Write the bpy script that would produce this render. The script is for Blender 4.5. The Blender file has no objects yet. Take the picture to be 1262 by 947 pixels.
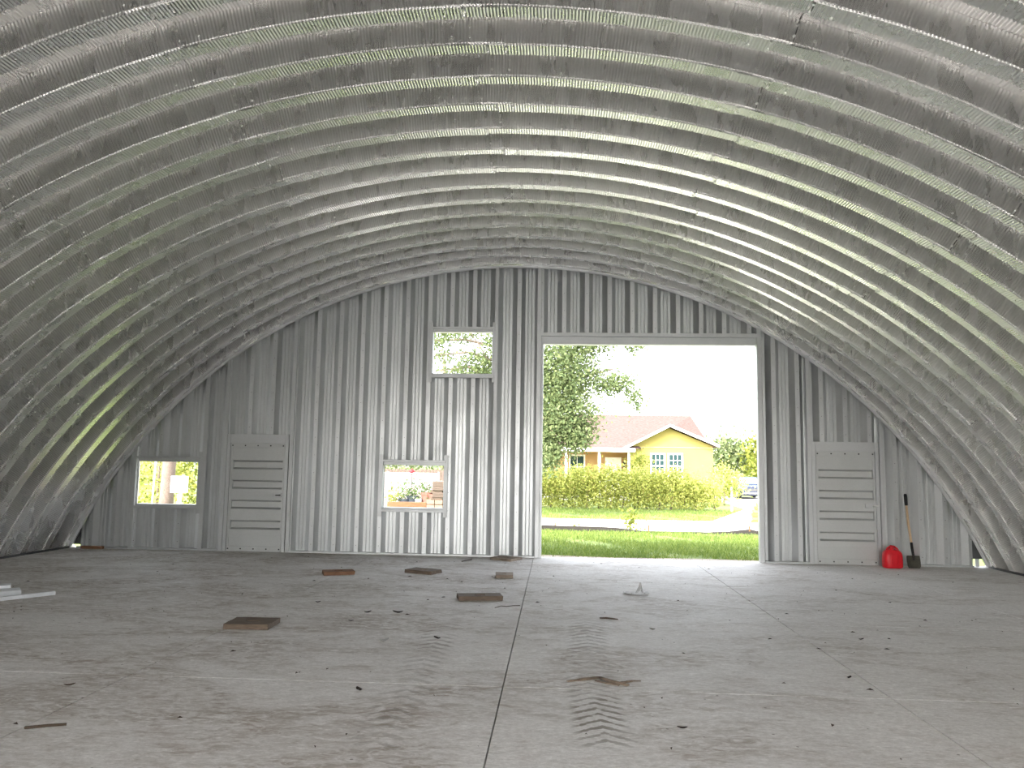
import bpy, bmesh, math, random
import numpy as np
from mathutils import Vector, Matrix
R_ = math.radians
PI = math.pi
random.seed(7)
rng = np.random.default_rng(11)
SC = bpy.context.scene
COL = SC.collection

# ------------------------------------------------------------------ camera
cam_d = bpy.data.cameras.new('camera')
cam = bpy.data.objects.new('camera', cam_d)
COL.objects.link(cam)
SC.camera = cam
cam_d.sensor_width = 36.0
cam_d.sensor_fit = 'HORIZONTAL'
cam_d.lens = 36.0 * 963.29 / 1262.0
cam_d.clip_end = 600
cR = Vector((0.9983953, 0.0544511, 0.0155528))
cU = Vector((-0.0097173, -0.1058385, 0.9943359))
cF = Vector((-0.0557888, 0.9928914, 0.1051395))
m = Matrix((cR, cU, -cF)).transposed().to_4x4()
m.translation = Vector((0, 0, 1.493))
cam.matrix_world = m

# ------------------------------------------------------------------ sky, sun, exposure
SUN_AZ, SUN_EL = R_(216), R_(43)      # direction the light comes from: azimuth measured clockwise from +Y
world = bpy.data.worlds.new('sky')
SC.world = world
world.use_nodes = True
nt = world.node_tree
bg = nt.nodes['Background']
sky = nt.nodes.new('ShaderNodeTexSky')
sky.sky_type = 'NISHITA'
sky.sun_disc = False
sky.sun_elevation = SUN_EL
sky.sun_rotation = SUN_AZ
sky.air_density = 1.0
sky.dust_density = 3.0
sky.ozone_density = 1.0
haze = nt.nodes.new('ShaderNodeHueSaturation')      # bright hazy summer sky
haze.inputs['Saturation'].default_value = 0.25
nt.links.new(sky.outputs[0], haze.inputs['Color'])
nt.links.new(haze.outputs[0], bg.inputs[0])
bg.inputs[1].default_value = 0.34
sun_d = bpy.data.lights.new('sun', 'SUN')
sun_d.energy = 1.5
sun_d.color = (1.0, 0.96, 0.90)
sun_d.angle = R_(0.6)
sun = bpy.data.objects.new('sun', sun_d)
COL.objects.link(sun)
sdir = Vector((math.sin(SUN_AZ) * math.cos(SUN_EL), math.cos(SUN_AZ) * math.cos(SUN_EL), math.sin(SUN_EL)))
sun.rotation_euler = (-sdir).to_track_quat('-Z', 'Y').to_euler()
sun.location = (0, -20, 30)
SC.view_settings.view_transform = 'Standard'
SC.view_settings.look = 'None'
SC.view_settings.gamma = 1.0
SC.view_settings.use_curve_mapping = False
SC.view_settings.exposure = 2.15
SC.cycles.denoising_prefilter = 'NONE'          # keeps the fine crimps of the roof sheets
SC.cycles.sample_clamp_indirect = 8.0

# ------------------------------------------------------------------ material helpers
class NT:
    def __init__(s, name):
        s.m = bpy.data.materials.new(name)
        s.m.use_nodes = True
        s.t = s.m.node_tree
        s.b = s.t.nodes['Principled BSDF']
    def n(s, typ, **kw):
        nd = s.t.nodes.new(typ)
        for k, v in kw.items():
            setattr(nd, k, v)
        return nd
    def l(s, a, b):
        s.t.links.new(a, b)
    def val(s, x, sock):
        if isinstance(x, (int, float)):
            sock.default_value = x
        else:
            s.l(x, sock)
    def math(s, op, a, b=0.0, c=None, clamp=False):
        nd = s.n('ShaderNodeMath', operation=op, use_clamp=clamp)
        s.val(a, nd.inputs[0]); s.val(b, nd.inputs[1])
        if c is not None: s.val(c, nd.inputs[2])
        return nd.outputs[0]
    def noise(s, co, scale, detail=4, rough=0.55, dist=0.0):
        nd = s.n('ShaderNodeTexNoise')
        nd.inputs['Scale'].default_value = scale
        nd.inputs['Detail'].default_value = detail
        nd.inputs['Roughness'].default_value = rough
        nd.inputs['Distortion'].default_value = dist
        s.l(co, nd.inputs['Vector'])
        return nd.outputs['Fac']
    def ramp(s, fac, stops):
        nd = s.n('ShaderNodeValToRGB')
        e = nd.color_ramp.elements
        while len(e) > len(stops): e.remove(e[-1])
        while len(e) < len(stops): e.new(1.0)
        for q, (p, c) in zip(e, stops):
            q.position = p
            q.color = (c, c, c, 1) if isinstance(c, (int, float)) else (*c, 1)
        s.l(fac, nd.inputs[0])
        return nd.outputs[0]
    def mix(s, fac, a, b):
        nd = s.n('ShaderNodeMix', data_type='RGBA')
        s.val(fac, nd.inputs[0])
        for x, k in ((a, 6), (b, 7)):
            if isinstance(x, tuple): nd.inputs[k].default_value = (*x, 1)
            else: s.l(x, nd.inputs[k])
        return nd.outputs[2]
    def pos(s, scale=(1, 1, 1)):
        g = s.n('ShaderNodeNewGeometry')
        mp = s.n('ShaderNodeMapping')
        mp.inputs['Scale'].default_value = scale
        s.l(g.outputs['Position'], mp.inputs[0])
        return mp.outputs[0]
    def obj(s, scale=(1, 1, 1)):
        g = s.n('ShaderNodeTexCoord')
        mp = s.n('ShaderNodeMapping')
        mp.inputs['Scale'].default_value = scale
        s.l(g.outputs['Object'], mp.inputs[0])
        return mp.outputs[0]
    def bump(s, h, strength=0.3, dist=0.01):
        nd = s.n('ShaderNodeBump')
        nd.inputs['Strength'].default_value = strength
        nd.inputs['Distance'].default_value = dist
        s.l(h, nd.inputs['Height'])
        s.l(nd.outputs[0], s.b.inputs['Normal'])
    def set(s, **kw):
        for k, v in kw.items():
            k = k.replace('_', ' ')
            sk = s.b.inputs[k]
            if isinstance(v, tuple): sk.default_value = (*v, 1)
            elif isinstance(v, (int, float)): sk.default_value = v
            else: s.l(v, sk)
        return s.m

def plain(name, c, rough=0.6, metal=0.0, var=0.12, scale=6.0, spec=0.3):
    t = NT(name)
    f = t.noise(t.obj(), scale)
    lo = tuple(x * (1 - var) for x in c); hi = tuple(min(1, x * (1 + var)) for x in c)
    t.b.inputs['Specular IOR Level'].default_value = spec
    return t.set(Base_Color=t.ramp(f, [(0.3, lo), (0.7, hi)]), Roughness=rough, Metallic=metal)

def galv(name, c, rough, metal=1.0, var=0.06, per_sheet=0.0):
    t = NT(name)
    co = t.pos()
    vor = t.n('ShaderNodeTexVoronoi'); vor.inputs['Scale'].default_value = 60
    t.l(co, vor.inputs['Vector'])
    f = t.noise(co, 1.3, 5)
    mixf = t.math('ADD', t.math('MULTIPLY', f, 0.8), t.math('MULTIPLY', vor.outputs['Color'], 0.2))
    lo = tuple(x * (1 - var) for x in c); hi = tuple(min(1, x * (1 + var)) for x in c)
    col = t.ramp(mixf, [(0.3, lo), (0.7, hi)])
    if per_sheet:                                   # sheets differ a little in age and finish
        oi = t.n('ShaderNodeObjectInfo')
        col = t.mix(t.math('MULTIPLY', oi.outputs['Random'], per_sheet), col, tuple(x * 0.55 for x in c))
    rg = t.ramp(t.noise(t.pos((3, 3, 1)), 2.0, 3), [(0.3, rough - 0.05), (0.7, rough + 0.06)])
    return t.set(Base_Color=col, Roughness=rg, Metallic=metal)

M = {}
M['roof_metal'] = galv('roof galvalume', (0.78, 0.775, 0.76), 0.28, per_sheet=0.12)
M['wall_metal'] = galv('wall galvalume', (0.63, 0.645, 0.65), 0.38, 0.85, per_sheet=0.35)
M['trim_metal'] = galv('trim galvalume', (0.55, 0.56, 0.565), 0.42, 0.7)
M['door_metal'] = galv('door galvalume', (0.53, 0.54, 0.535), 0.48, 0.6)
M['dark_metal'] = plain('dark steel', (0.10, 0.10, 0.10), 0.5, 0.6)
M['bolt'] = plain('zinc bolt', (0.85, 0.85, 0.82), 0.3, 1.0)
M['wall_screw'] = plain('grey wall screw', (0.22, 0.22, 0.22), 0.5, 0.5)
M['screw'] = plain('dark screw', (0.05, 0.05, 0.05), 0.5)

def concrete():
    t = NT('concrete floor')
    p = t.pos()
    base = t.ramp(t.noise(p, 1.1, 8, 0.62), [(0.25, (0.70, 0.68, 0.655)), (0.5, (0.80, 0.78, 0.755)), (0.75, (0.88, 0.865, 0.845))])
    streak = t.noise(t.pos((1.0, 3.2, 1)), 3.0, 8, 0.7, 0.6)
    base = t.mix(t.ramp(streak, [(0.52, 0.0), (0.72, 0.55)]), base, (0.66, 0.65, 0.63))
    base = t.mix(t.ramp(t.noise(t.pos((1.0, 1.6, 1)), 30.0, 6, 0.8), [(0.40, 0.50), (0.60, 0.0)]), base, (0.42, 0.39, 0.36))
    base = t.mix(t.ramp(t.noise(t.pos((1.0, 2.0, 1)), 13.0, 9, 0.8, 0.7), [(0.50, 0.0), (0.66, 0.75)]), base, (0.93, 0.91, 0.89))
    base = t.mix(t.ramp(t.noise(t.pos((0.9, 2.4, 1)), 4.5, 9, 0.75, 1.0), [(0.52, 0.0), (0.66, 0.42)]), base, (0.42, 0.38, 0.34))
    sep = t.n('ShaderNodeSeparateXYZ'); t.l(p, sep.inputs[0])
    X, Y = sep.outputs[0], sep.outputs[1]
    # trodden-in earth: brown smears, commoner on the left half
    side = t.math('MULTIPLY_ADD', X, -0.012, 0.0)
    soil = t.math('ADD', t.noise(t.pos((1.0, 1.7, 1)), 0.75, 9, 0.68, 0.8), side)
    grit = t.ramp(t.noise(t.pos((1.0, 2.2, 1)), 7.0, 10, 0.72, 1.2), [(0.42, 0.05), (0.58, 1.0)])
    base = t.mix(t.ramp(t.noise(t.pos((1.0, 1.8, 1)), 11.0, 8, 0.75), [(0.40, 0.0), (0.7, 0.4)]), base, (0.46, 0.43, 0.40))
    base = t.mix(t.math('MULTIPLY', t.ramp(soil, [(0.45, 0.0), (0.62, 0.85)]), grit), base, (0.31, 0.26, 0.21))
    red = t.noise(t.pos((0.8, 1.6, 1)), 1.7, 6, 0.7, 1.0)
    base = t.mix(t.math('MULTIPLY', t.ramp(red, [(0.54, 0.0), (0.70, 0.5)]), grit), base, (0.33, 0.25, 0.205))
    # tyre prints: herringbone bars of dried mud along three wheel paths
    def track(cx, slope, y0, y1, half, per, strength, seed):
        nonlocal base
        u = t.math('SUBTRACT', t.math('SUBTRACT', X, cx), t.math('MULTIPLY', t.math('SUBTRACT', Y, y0), slope))
        au = t.math('ABSOLUTE', u)
        v = t.math('ADD', Y, t.math('MULTIPLY', au, 0.75))
        bars = t.math('SINE', t.math('MULTIPLY', v, 2 * PI / per))
        bars = t.math('ADD', bars, t.math('MULTIPLY', t.math('SUBTRACT', t.noise(p, 12.0, 5), 0.5), 4.2))
        bar = t.ramp(bars, [(0.15, 0.0), (0.65, 1.0)])
        inside = t.ramp(au, [(half * 0.75, 1.0), (half * 1.15, 0.0)])
        ylen = t.math('MULTIPLY', t.ramp(t.math('MULTIPLY', t.math('SUBTRACT', Y, y0), 1.0), [(0.0, 0.0), (0.12, 1.0)]),
                      t.ramp(t.math('SUBTRACT', y1, Y), [(0.0, 0.0), (0.5, 1.0)]))
        patch = t.ramp(t.noise(t.pos((1, 1, 1)), 1.6 + seed, 3), [(0.36, 0.1), (0.6, 1.0)])
        fac = t.math('MULTIPLY', t.math('MULTIPLY', bar, inside), t.math('MULTIPLY', ylen, patch))
        base = t.mix(t.math('MULTIPLY', fac, strength), base, (0.17, 0.14, 0.105))
    track(0.31, -0.05, 4.35, 6.0, 0.17, 0.115, 0.85, 0.0)
    track(0.28, 0.02, 6.0, 8.1, 0.17, 0.13, 0.6, 0.3)
    track(-0.95, -0.02, 4.2, 7.8, 0.16, 0.14, 0.55, 0.7)
    track(1.05, 0.08, 4.2, 7.4, 0.18, 0.14, 0.13, 0.5)
    speck = t.n('ShaderNodeTexVoronoi'); speck.inputs['Scale'].default_value = 5.0
    t.l(p, speck.inputs['Vector'])
    base = t.mix(t.ramp(speck.outputs['Distance'], [(0.035, 0.7), (0.055, 0.0)]), base, (0.12, 0.10, 0.08))
    rough = t.ramp(streak, [(0.3, 0.62), (0.7, 0.8)])
    t.bump(t.noise(p, 30, 6), 0.25, 0.004)
    t.b.inputs['Specular IOR Level'].default_value = 0.4
    return t.set(Base_Color=base, Roughness=rough)
M['concrete'] = concrete()

def wood(name, a, b, scale=(2, 14, 14), rough=0.75):
    t = NT(name)
    f = t.noise(t.obj(scale), 3.0, 6, 0.6, 1.2)
    return t.set(Base_Color=t.ramp(f, [(0.3, a), (0.7, b)]), Roughness=rough)
M['board_brown'] = wood('weathered brown wood', (0.075, 0.052, 0.036), (0.18, 0.13, 0.09))
M['board_red'] = wood('reddish wood', (0.13, 0.06, 0.03), (0.28, 0.15, 0.08))
M['board_grey'] = wood('greyed wood', (0.17, 0.13, 0.10), (0.33, 0.27, 0.21))
M['lumber'] = wood('fresh lumber', (0.12, 0.05, 0.02), (0.24, 0.125, 0.055))
M['lumber_end'] = wood('sawn lumber ends', (0.22, 0.15, 0.10), (0.34, 0.25, 0.18), (6, 6, 6))
M['ash'] = wood('pale ash handle', (0.52, 0.36, 0.22), (0.66, 0.48, 0.31), (20, 20, 3))

def leaf(name, lo, hi, trans=0.35, rough=0.55):
    t = NT(name)
    g = t.n('ShaderNodeNewGeometry')
    col = t.ramp(g.outputs['Random Per Island'], [(0.0, lo), (1.0, hi)])
    tr = t.n('ShaderNodeBsdfTranslucent')
    t.l(col, tr.inputs[0])
    ms = t.n('ShaderNodeMixShader'); ms.inputs[0].default_value = trans
    t.set(Base_Color=col, Roughness=rough)
    t.b.inputs['Specular IOR Level'].default_value = 0.25
    out = t.t.nodes['Material Output']
    t.l(t.b.outputs[0], ms.inputs[1]); t.l(tr.outputs[0], ms.inputs[2]); t.l(ms.outputs[0], out.inputs[0])
    return t.m
M['oak_leaf'] = leaf('oak leaves', (0.075, 0.115, 0.045), (0.22, 0.26, 0.11))
M['hedge_leaf'] = leaf('hedge leaves', (0.22, 0.27, 0.06), (0.55, 0.55, 0.15))
M['bush_leaf'] = leaf('yellow green bush leaves', (0.11, 0.15, 0.025), (0.34, 0.35, 0.07))
M['far_leaf'] = leaf('distant leaves', (0.12, 0.17, 0.07), (0.30, 0.34, 0.16))
M['dark_leaf'] = leaf('dark green leaves', (0.05, 0.10, 0.03), (0.14, 0.20, 0.07))
M['blade'] = leaf('grass blades', (0.10, 0.17, 0.03), (0.27, 0.33, 0.08), 0.3)
M['bark'] = wood('bark', (0.10, 0.075, 0.055), (0.24, 0.19, 0.145), (8, 8, 2), 0.9)
M['pine_bark'] = wood('pine bark', (0.10, 0.07, 0.055), (0.20, 0.15, 0.125), (14, 14, 5), 0.9)
M['twig'] = plain('dry twig', (0.07, 0.05, 0.035), 0.9)

def lawn():
    t = NT('lawn soil and turf')
    p = t.pos()
    f = t.noise(p, 0.9, 8, 0.65, 0.4)
    col = t.ramp(f, [(0.30, (0.12, 0.17, 0.035)), (0.52, (0.17, 0.23, 0.05)), (0.64, (0.28, 0.27, 0.10)), (0.76, (0.44, 0.36, 0.22))])
    fine = t.noise(p, 26, 4)
    col = t.mix(t.ramp(fine, [(0.35, 0.45), (0.65, 0.0)]), col, (0.07, 0.10, 0.025))
    t.bump(fine, 0.6, 0.03)
    return t.set(Base_Color=col, Roughness=0.95)
M['lawn'] = lawn()
M['road'] = plain('pale gravel road', (0.62, 0.59, 0.54), 0.9, 0, 0.12, 2.0)
M['dirt'] = plain('sandy dirt', (0.42, 0.35, 0.28), 0.95, 0, 0.25, 3.0)

# ------------------------------------------------------------------ mesh helpers
class MB:
    def __init__(s):
        s.v = []; s.f = []; s.mi = []
    def add(s, vs, fs, mi=0):
        o = len(s.v)
        s.v += [tuple(p) for p in vs]
        s.f += [tuple(i + o for i in q) for q in fs]
        s.mi += [mi] * len(fs)
        return s
    def box(s, x0, x1, y0, y1, z0, z1, mi=0, mat=None):
        vs = [Vector(p) for p in ((x0, y0, z0), (x1, y0, z0), (x1, y1, z0), (x0, y1, z0), (x0, y0, z1), (x1, y0, z1), (x1, y1, z1), (x0, y1, z1))]
        if mat is not None: vs = [mat @ p for p in vs]
        return s.add(vs, [(0, 3, 2, 1), (4, 5, 6, 7), (0, 1, 5, 4), (1, 2, 6, 5), (2, 3, 7, 6), (3, 0, 4, 7)], mi)
    def prism(s, poly, axis, a0, a1, mi=0):
        n = len(poly)
        def P(p, a):
            return {'x': (a, p[0], p[1]), 'y': (p[0], a, p[1]), 'z': (p[0], p[1], a)}[axis]
        vs = [P(p, a0) for p in poly] + [P(p, a1) for p in poly]
        return s.add(vs, [tuple(range(n - 1, -1, -1)), tuple(range(n, 2 * n))] + [(i, (i + 1) % n, n + (i + 1) % n, n + i) for i in range(n)], mi)
    def tube(s, pts, r, n=8, caps=True, mi=0):
        pts = [Vector(p) for p in pts]
        rs = r if isinstance(r, (list, tuple)) else [r] * len(pts)
        vs = []; fs = []
        prev = None
        for i, p in enumerate(pts):
            d = (pts[min(i + 1, len(pts) - 1)] - pts[max(i - 1, 0)]).normalized()
            if prev is None:
                a = Vector((0, 0, 1)) if abs(d.z) < 0.9 else Vector((1, 0, 0))
                u = d.cross(a).normalized()
            else:
                u = (prev - d * prev.dot(d)).normalized()
            prev = u
            w = d.cross(u)
            for k in range(n):
                t = 2 * PI * k / n
                vs.append(p + (u * math.cos(t) + w * math.sin(t)) * rs[i])
        for i in range(len(pts) - 1):
            for k in range(n):
                fs.append((i * n + k, i * n + (k + 1) % n, (i + 1) * n + (k + 1) % n, (i + 1) * n + k))
        if caps:
            fs.append(tuple(range(n - 1, -1, -1)))
            fs.append(tuple(range((len(pts) - 1) * n, len(pts) * n)))
        return s.add(vs, fs, mi)
    def rings(s, rings, caps=True, mi=0):
        n = len(rings[0]); vs = [p for r in rings for p in r]; fs = []
        for i in range(len(rings) - 1):
            for k in range(n):
                fs.append((i * n + k, i * n + (k + 1) % n, (i + 1) * n + (k + 1) % n, (i + 1) * n + k))
        if caps:
            fs.append(tuple(range(n - 1, -1, -1))); fs.append(tuple(range((len(rings) - 1) * n, len(rings) * n)))
        return s.add(vs, fs, mi)
    def mesh(s, name, mats, smooth=False, origin=(0, 0, 0), bevel=0):
        me = bpy.data.meshes.new(name)
        o = Vector(origin)
        me.from_pydata([tuple(Vector(p) - o) for p in s.v], [], s.f)
        for mm in (mats if isinstance(mats, (list, tuple)) else [mats]):
            me.materials.append(mm)
        me.polygons.foreach_set('material_index', s.mi)
        if bevel:
            bm = bmesh.new(); bm.from_mesh(me)
            bmesh.ops.bevel(bm, geom=list(bm.edges), offset=bevel, segments=1, affect='EDGES', clamp_overlap=True)
            bm.to_mesh(me); bm.free()
        if smooth:
            me.polygons.foreach_set('use_smooth', [True] * len(me.polygons))
        me.update()
        return me
    def build(s, name, mats, parent=None, smooth=False, bevel=0):
        # parent Empties are unrotated while building; vertices are given in world space
        o = Vector((0, 0, 0)); q = parent
        while q is not None:
            o += q.location; q = q.parent
        return link(name, s.mesh(name, mats, smooth, o, bevel), parent)

def link(name, me, parent=None):
    ob = bpy.data.objects.new(name, me)
    COL.objects.link(ob)
    if parent is not None: ob.parent = parent
    return ob

def tag(o, label=None, cat=None, group=None, kind=None):
    if label: o['label'] = label
    if cat: o['category'] = cat
    if group: o['group'] = group
    if kind: o['kind'] = kind
    return o

def thing(name, loc, label, cat, group=None, kind=None):
    o = bpy.data.objects.new(name, None)
    o.empty_display_size = 0.1
    o.location = loc
    COL.objects.link(o)
    return tag(o, label, cat, group, kind)

def quads(name, V, mat, parent=None, per=4):
    """many loose little faces: V is (n, per, 3) in world space"""
    n = len(V)
    o = np.zeros(3); q = parent
    while q is not None:
        o += np.array(q.location); q = q.parent
    me = bpy.data.meshes.new(name)
    me.vertices.add(n * per)
    me.vertices.foreach_set('co', (V.reshape(-1, 3) - o).astype(np.float32).ravel())
    me.loops.add(n * per)
    me.loops.foreach_set('vertex_index', np.arange(n * per, dtype=np.int32))
    me.polygons.add(n)
    me.polygons.foreach_set('loop_start', np.arange(0, n * per, per, dtype=np.int32))
    me.update(calc_edges=True)
    me.validate()
    me.materials.append(mat)
    return link(name, me, parent)

def leaf_cloud(blobs, size, hollow=0.35):
    """rhombic leaves inside ellipsoids: (cx,cy,cz,rx,ry,rz,count)"""
    out = []
    for cx, cy, cz, rx, ry, rz, n in blobs:
        n = int(n)
        d = rng.normal(size=(n, 3)); d /= np.linalg.norm(d, axis=1)[:, None]
        rad = (hollow + (1 - hollow) * rng.random(n)) ** 0.6
        # lumpy outline, leaves gathered in sprays
        lump = 1 + 0.16 * np.sin(d[:, 0] * 7 + cx * 3) * np.cos(d[:, 2] * 6 + cz * 2) + 0.1 * np.sin(d[:, 1] * 11 + 1)
        c = np.array([cx, cy, cz]) + d * (rad * lump)[:, None] * np.array([rx, ry, rz])
        k = max(1, n // 9)
        spray = c[rng.integers(0, n, k)]
        pick = rng.random(n) < 0.6
        c[pick] = spray[rng.integers(0, k, pick.sum())] + rng.normal(size=(pick.sum(), 3)) * size * 1.6
        u = rng.normal(size=(n, 3)); u /= np.linalg.norm(u, axis=1)[:, None]
        w = np.cross(u, rng.normal(size=(n, 3))); w /= np.linalg.norm(w, axis=1)[:, None]
        L = (size * (0.6 + 0.8 * rng.random(n)))[:, None]
        out.append(np.stack([c - u * L * 0.5, c + w * L * 0.28, c + u * L * 0.5, c - w * L * 0.28], axis=1))
    return np.concatenate(out)

# ------------------------------------------------------------------ building dimensions
CX, CZ, RA = -0.6611, -3.4230, 8.3641          # inner radius of the arches and their axis
YW = 13.158                                     # near face of the end wall
PER, Y0 = 0.5316, 5.521                         # arch pitch and start of the first inner flange in view
K0, K1 = -20, 13
def arch_z(x, r=RA): return CZ + math.sqrt(max(0.0, r * r - (x - CX) ** 2))

# floor: slabs cut by joints
flo = thing('floor', (0, 4, 0), 'grey concrete slab floor with saw cut joints and muddy tyre prints', 'floor', kind='structure')
jx = [-8.62, -5.571, -2.956, -0.339, 2.248, 4.86, 7.30]
jy = [-5.2, -2.0, 0.46, 2.98, 5.50, 7.98, 10.55, 13.34]
G = 0.0045
for i in range(len(jx) - 1):
    for j in range(len(jy) - 1):
        b = MB().box(jx[i] + (G if i else 0), jx[i + 1] - (G if i < len(jx) - 2 else 0), jy[j] + (G if j else 0), jy[j + 1] - (G if j < len(jy) - 2 else 0), -0.16, 0)
        b.build('slab', M['concrete'], flo)
MB().box(-8.6, 7.28, -5.18, 13.3, -0.25, -0.161).build('joint_bed', plain('dark joint filler', (0.03, 0.022, 0.017), 0.9), flo)

# ceiling: corrugated arches, each of eight curved crimped panels
ceil = thing('ceiling', (CX, 0, CZ), 'arched ceiling of deep ribbed galvanized steel panels bolted together', 'ceiling', kind='structure')
DEP, FL, WB = 0.19, 0.163, 0.022
LAM, AMP = 0.0262, 0.0032
EXT = 0.013
def profile(last=False):
    if last: return [(-EXT, 0), (FL + 0.17, 0)]
    u = math.hypot(WB, DEP)
    return [(-EXT, 0), (FL, 0), (FL + WB, DEP), (PER - WB, DEP), (PER + WB / u * EXT, -DEP / u * EXT)]
def arch_mesh(name, a0, a1, last=False, flip=1):
    n = int(round((a1 - a0) * RA / LAM)) * 5
    th = np.linspace(a0, a1, n + 1)
    tt = (th - a0) / (a1 - a0)
    disp = AMP * np.sin(th * RA / LAM * 2 * PI) + flip * (-0.005 + 0.010 * tt)
    P = profile(last)
    N = []
    for (y0, r0), (y1, r1) in zip(P[:-1], P[1:]):
        L = math.hypot(y1 - y0, r1 - r0)
        N.append((-(r1 - r0) / L, (y1 - y0) / L))
    C = []                                   # mitred offset direction at every corner
    for i in range(len(P)):
        if i == 0: C.append(N[0])
        elif i == len(P) - 1: C.append(N[-1])
        else:
            (a, b), (c, d) = N[i - 1], N[i]
            k = 1 + a * c + b * d
            C.append(((a + c) / k, (b + d) / k))
    V = []; F = []
    for j in range(len(P) - 1):
        o = len(V)
        for q in range(n + 1):
            s, c = math.sin(th[q]), math.cos(th[q])
            for i in (j, j + 1):
                r = RA + P[i][1] + C[i][1] * disp[q]
                V.append((r * s, P[i][0] + C[i][0] * disp[q], r * c))
        F += [(o + 2 * q, o + 2 * q + 1, o + 2 * q + 3, o + 2 * q + 2) for q in range(n)]
    me = bpy.data.meshes.new(name)
    me.from_pydata(V, [], F)
    me.materials.append(M['roof_metal'])
    me.polygons.foreach_set('use_smooth', [True] * len(F))
    me.update()
    return me
STEP, LAP, END = R_(15.9), R_(0.45), R_(66.6)
def bolt_mesh():
    b = MB()
    def hexa(y, r, th, ny, nr):
        s, c = math.sin(th), math.cos(th)
        er = Vector((s, 0, c)); et = Vector((c, 0, -s)); ey = Vector((0, 1, 0))
        nn = -(er * nr + ey * ny); uu = (ey * nr - er * ny)
        p = er * (RA + r) + ey * y
        ring = [p + (et * math.cos(a) + uu * math.sin(a)) * 0.011 for a in [k * PI / 3 for k in range(6)]]
        b.rings([ring, [q + nn * 0.014 for q in ring]])
    L = math.hypot(WB, DEP)
    for th in (-0.009, 0.009):
        for f in (0.2, 0.8):
            hexa(FL * f, 0, th, 0, 1)
        for f in (0.28, 0.72):
            hexa(PER - WB + WB * f, DEP * (1 - f), th, DEP / L, WB / L)
    return b.mesh('bolts', M['bolt'])
bolts_me = bolt_mesh()
seg_me = {}
for par in (0, 1):
    dl = R_(1.0 if par else -1.0)
    fl = 1 if par else -1
    seg_me[par, 'mid'] = arch_mesh('arch_panel', -LAP, STEP + LAP, False, fl)
    seg_me[par, 'L'] = arch_mesh('arch_panel', -END, -3 * STEP + dl + LAP, False, fl)
    seg_me[par, 'R'] = arch_mesh('arch_panel', 3 * STEP + dl - LAP, END, False, fl)
seg_me['end'] = arch_mesh('arch_panel', -LAP, STEP + LAP, True, 1)
seg_me['endL'] = arch_mesh('arch_panel', -END, -3 * STEP + R_(1) + LAP, True, 1)
seg_me['endR'] = arch_mesh('arch_panel', 3 * STEP + R_(1) - LAP, END, True, 1)
for k in range(K0, K1 + 2):
    par = k % 2
    last = k == K1 + 1
    dl = R_(1.0 if (par or last) else -1.0)
    y = Y0 + k * PER
    for sname, ang in [('L', 0), ('R', 0)] + [('mid', dl + STEP * i) for i in range(-3, 3)]:
        key = {'L': 'endL', 'R': 'endR', 'mid': 'end'}[sname] if last else (par, sname)
        o = link('arch_panel', seg_me[key], ceil)
        o.location = (0, y, 0)
        o.rotation_euler = (0, ang, 0)
        if not last and (sname == 'mid' or sname == 'R'):
            q = link('bolts', bolts_me, o)
            q.rotation_euler = (0, 0 if sname == 'mid' else 3 * STEP + dl, 0)
            q['kind'] = 'stuff'
# arch trim where the roof meets the end wall
b = MB()
ths = np.linspace(-R_(65.6), R_(65.6), 90)
rings = []
for th in ths:
    s, c = math.sin(th), math.cos(th)
    ring = []
    for r, y in ((RA - 0.004, YW - 0.035), (RA - 0.052, YW - 0.035), (RA - 0.052, YW - 0.028), (RA - 0.012, YW - 0.028), (RA - 0.012, YW + 0.03), (RA - 0.004, YW + 0.03)):
        ring.append((CX + r * s, y, CZ + r * c))
    rings.append(ring)
b.rings(rings)
tr1 = tag(b.build('trim_1', M['trim_metal']), 'curved steel angle trim joining the arch ceiling to end wall', 'trim', kind='structure')
# base angles along both feet of the arch
for side, nm in ((-1, 'left'), (1, 'right')):
    xf = CX + side * 7.632
    b = MB().box(min(xf, xf - side * 0.05), max(xf, xf - side * 0.05), -5.1, YW - 0.05, 0, 0.028)
    tag(b.build('baseboard_' + nm, M['dark_metal']), 'dark steel base channel along the %s foot of the arch' % nm, 'base channel', kind='structure')

# ------------------------------------------------------------------ end wall
wall = thing('wall_back', (0, YW, 0), 'end wall of vertical corrugated galvanized panels with door and window openings', 'wall', kind='structure')
OPEN = {'window_left': (-7.14, -6.09, 0.745, 1.53), 'window_low': (-2.875, -1.86, 0.762, 1.534), 'window_up': (-2.09, -1.083, 3.035, 3.815),
        'door_l': (-5.60, -4.53, 0.0, 1.977), 'door_r': (4.205, 5.28, 0.0, 1.98), 'doorway': (-0.24, 3.36, 0.0, 3.735)}
XL, XR = -8.13, 6.71
NW, NB, NF, NA = 0.073, 0.066, 0.16, 0.085     # narrow flat, web, wide flat, web
WD = 0.072
def wall_profile(c, extra=0.0):
    x = c - NB / 2 - NW
    p = [(x, 0), (x + NW, 0), (x + NW + NB, WD)]
    w0 = x + NW + NB
    NFx = NF + extra
    for f in (0.30, 0.68):
        xa = w0 + NFx * f
        p += [(xa - 0.007, WD), (xa, WD - 0.006), (xa + 0.007, WD)]
    p += [(w0 + NFx, WD), (w0 + NFx + NA, 0)]
    return p
def zt(x): return max(0.02, arch_z(x, RA - 0.004))
xs_cut = sorted({v for o in OPEN.values() for v in o[:2]} | {XL, XR})
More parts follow.
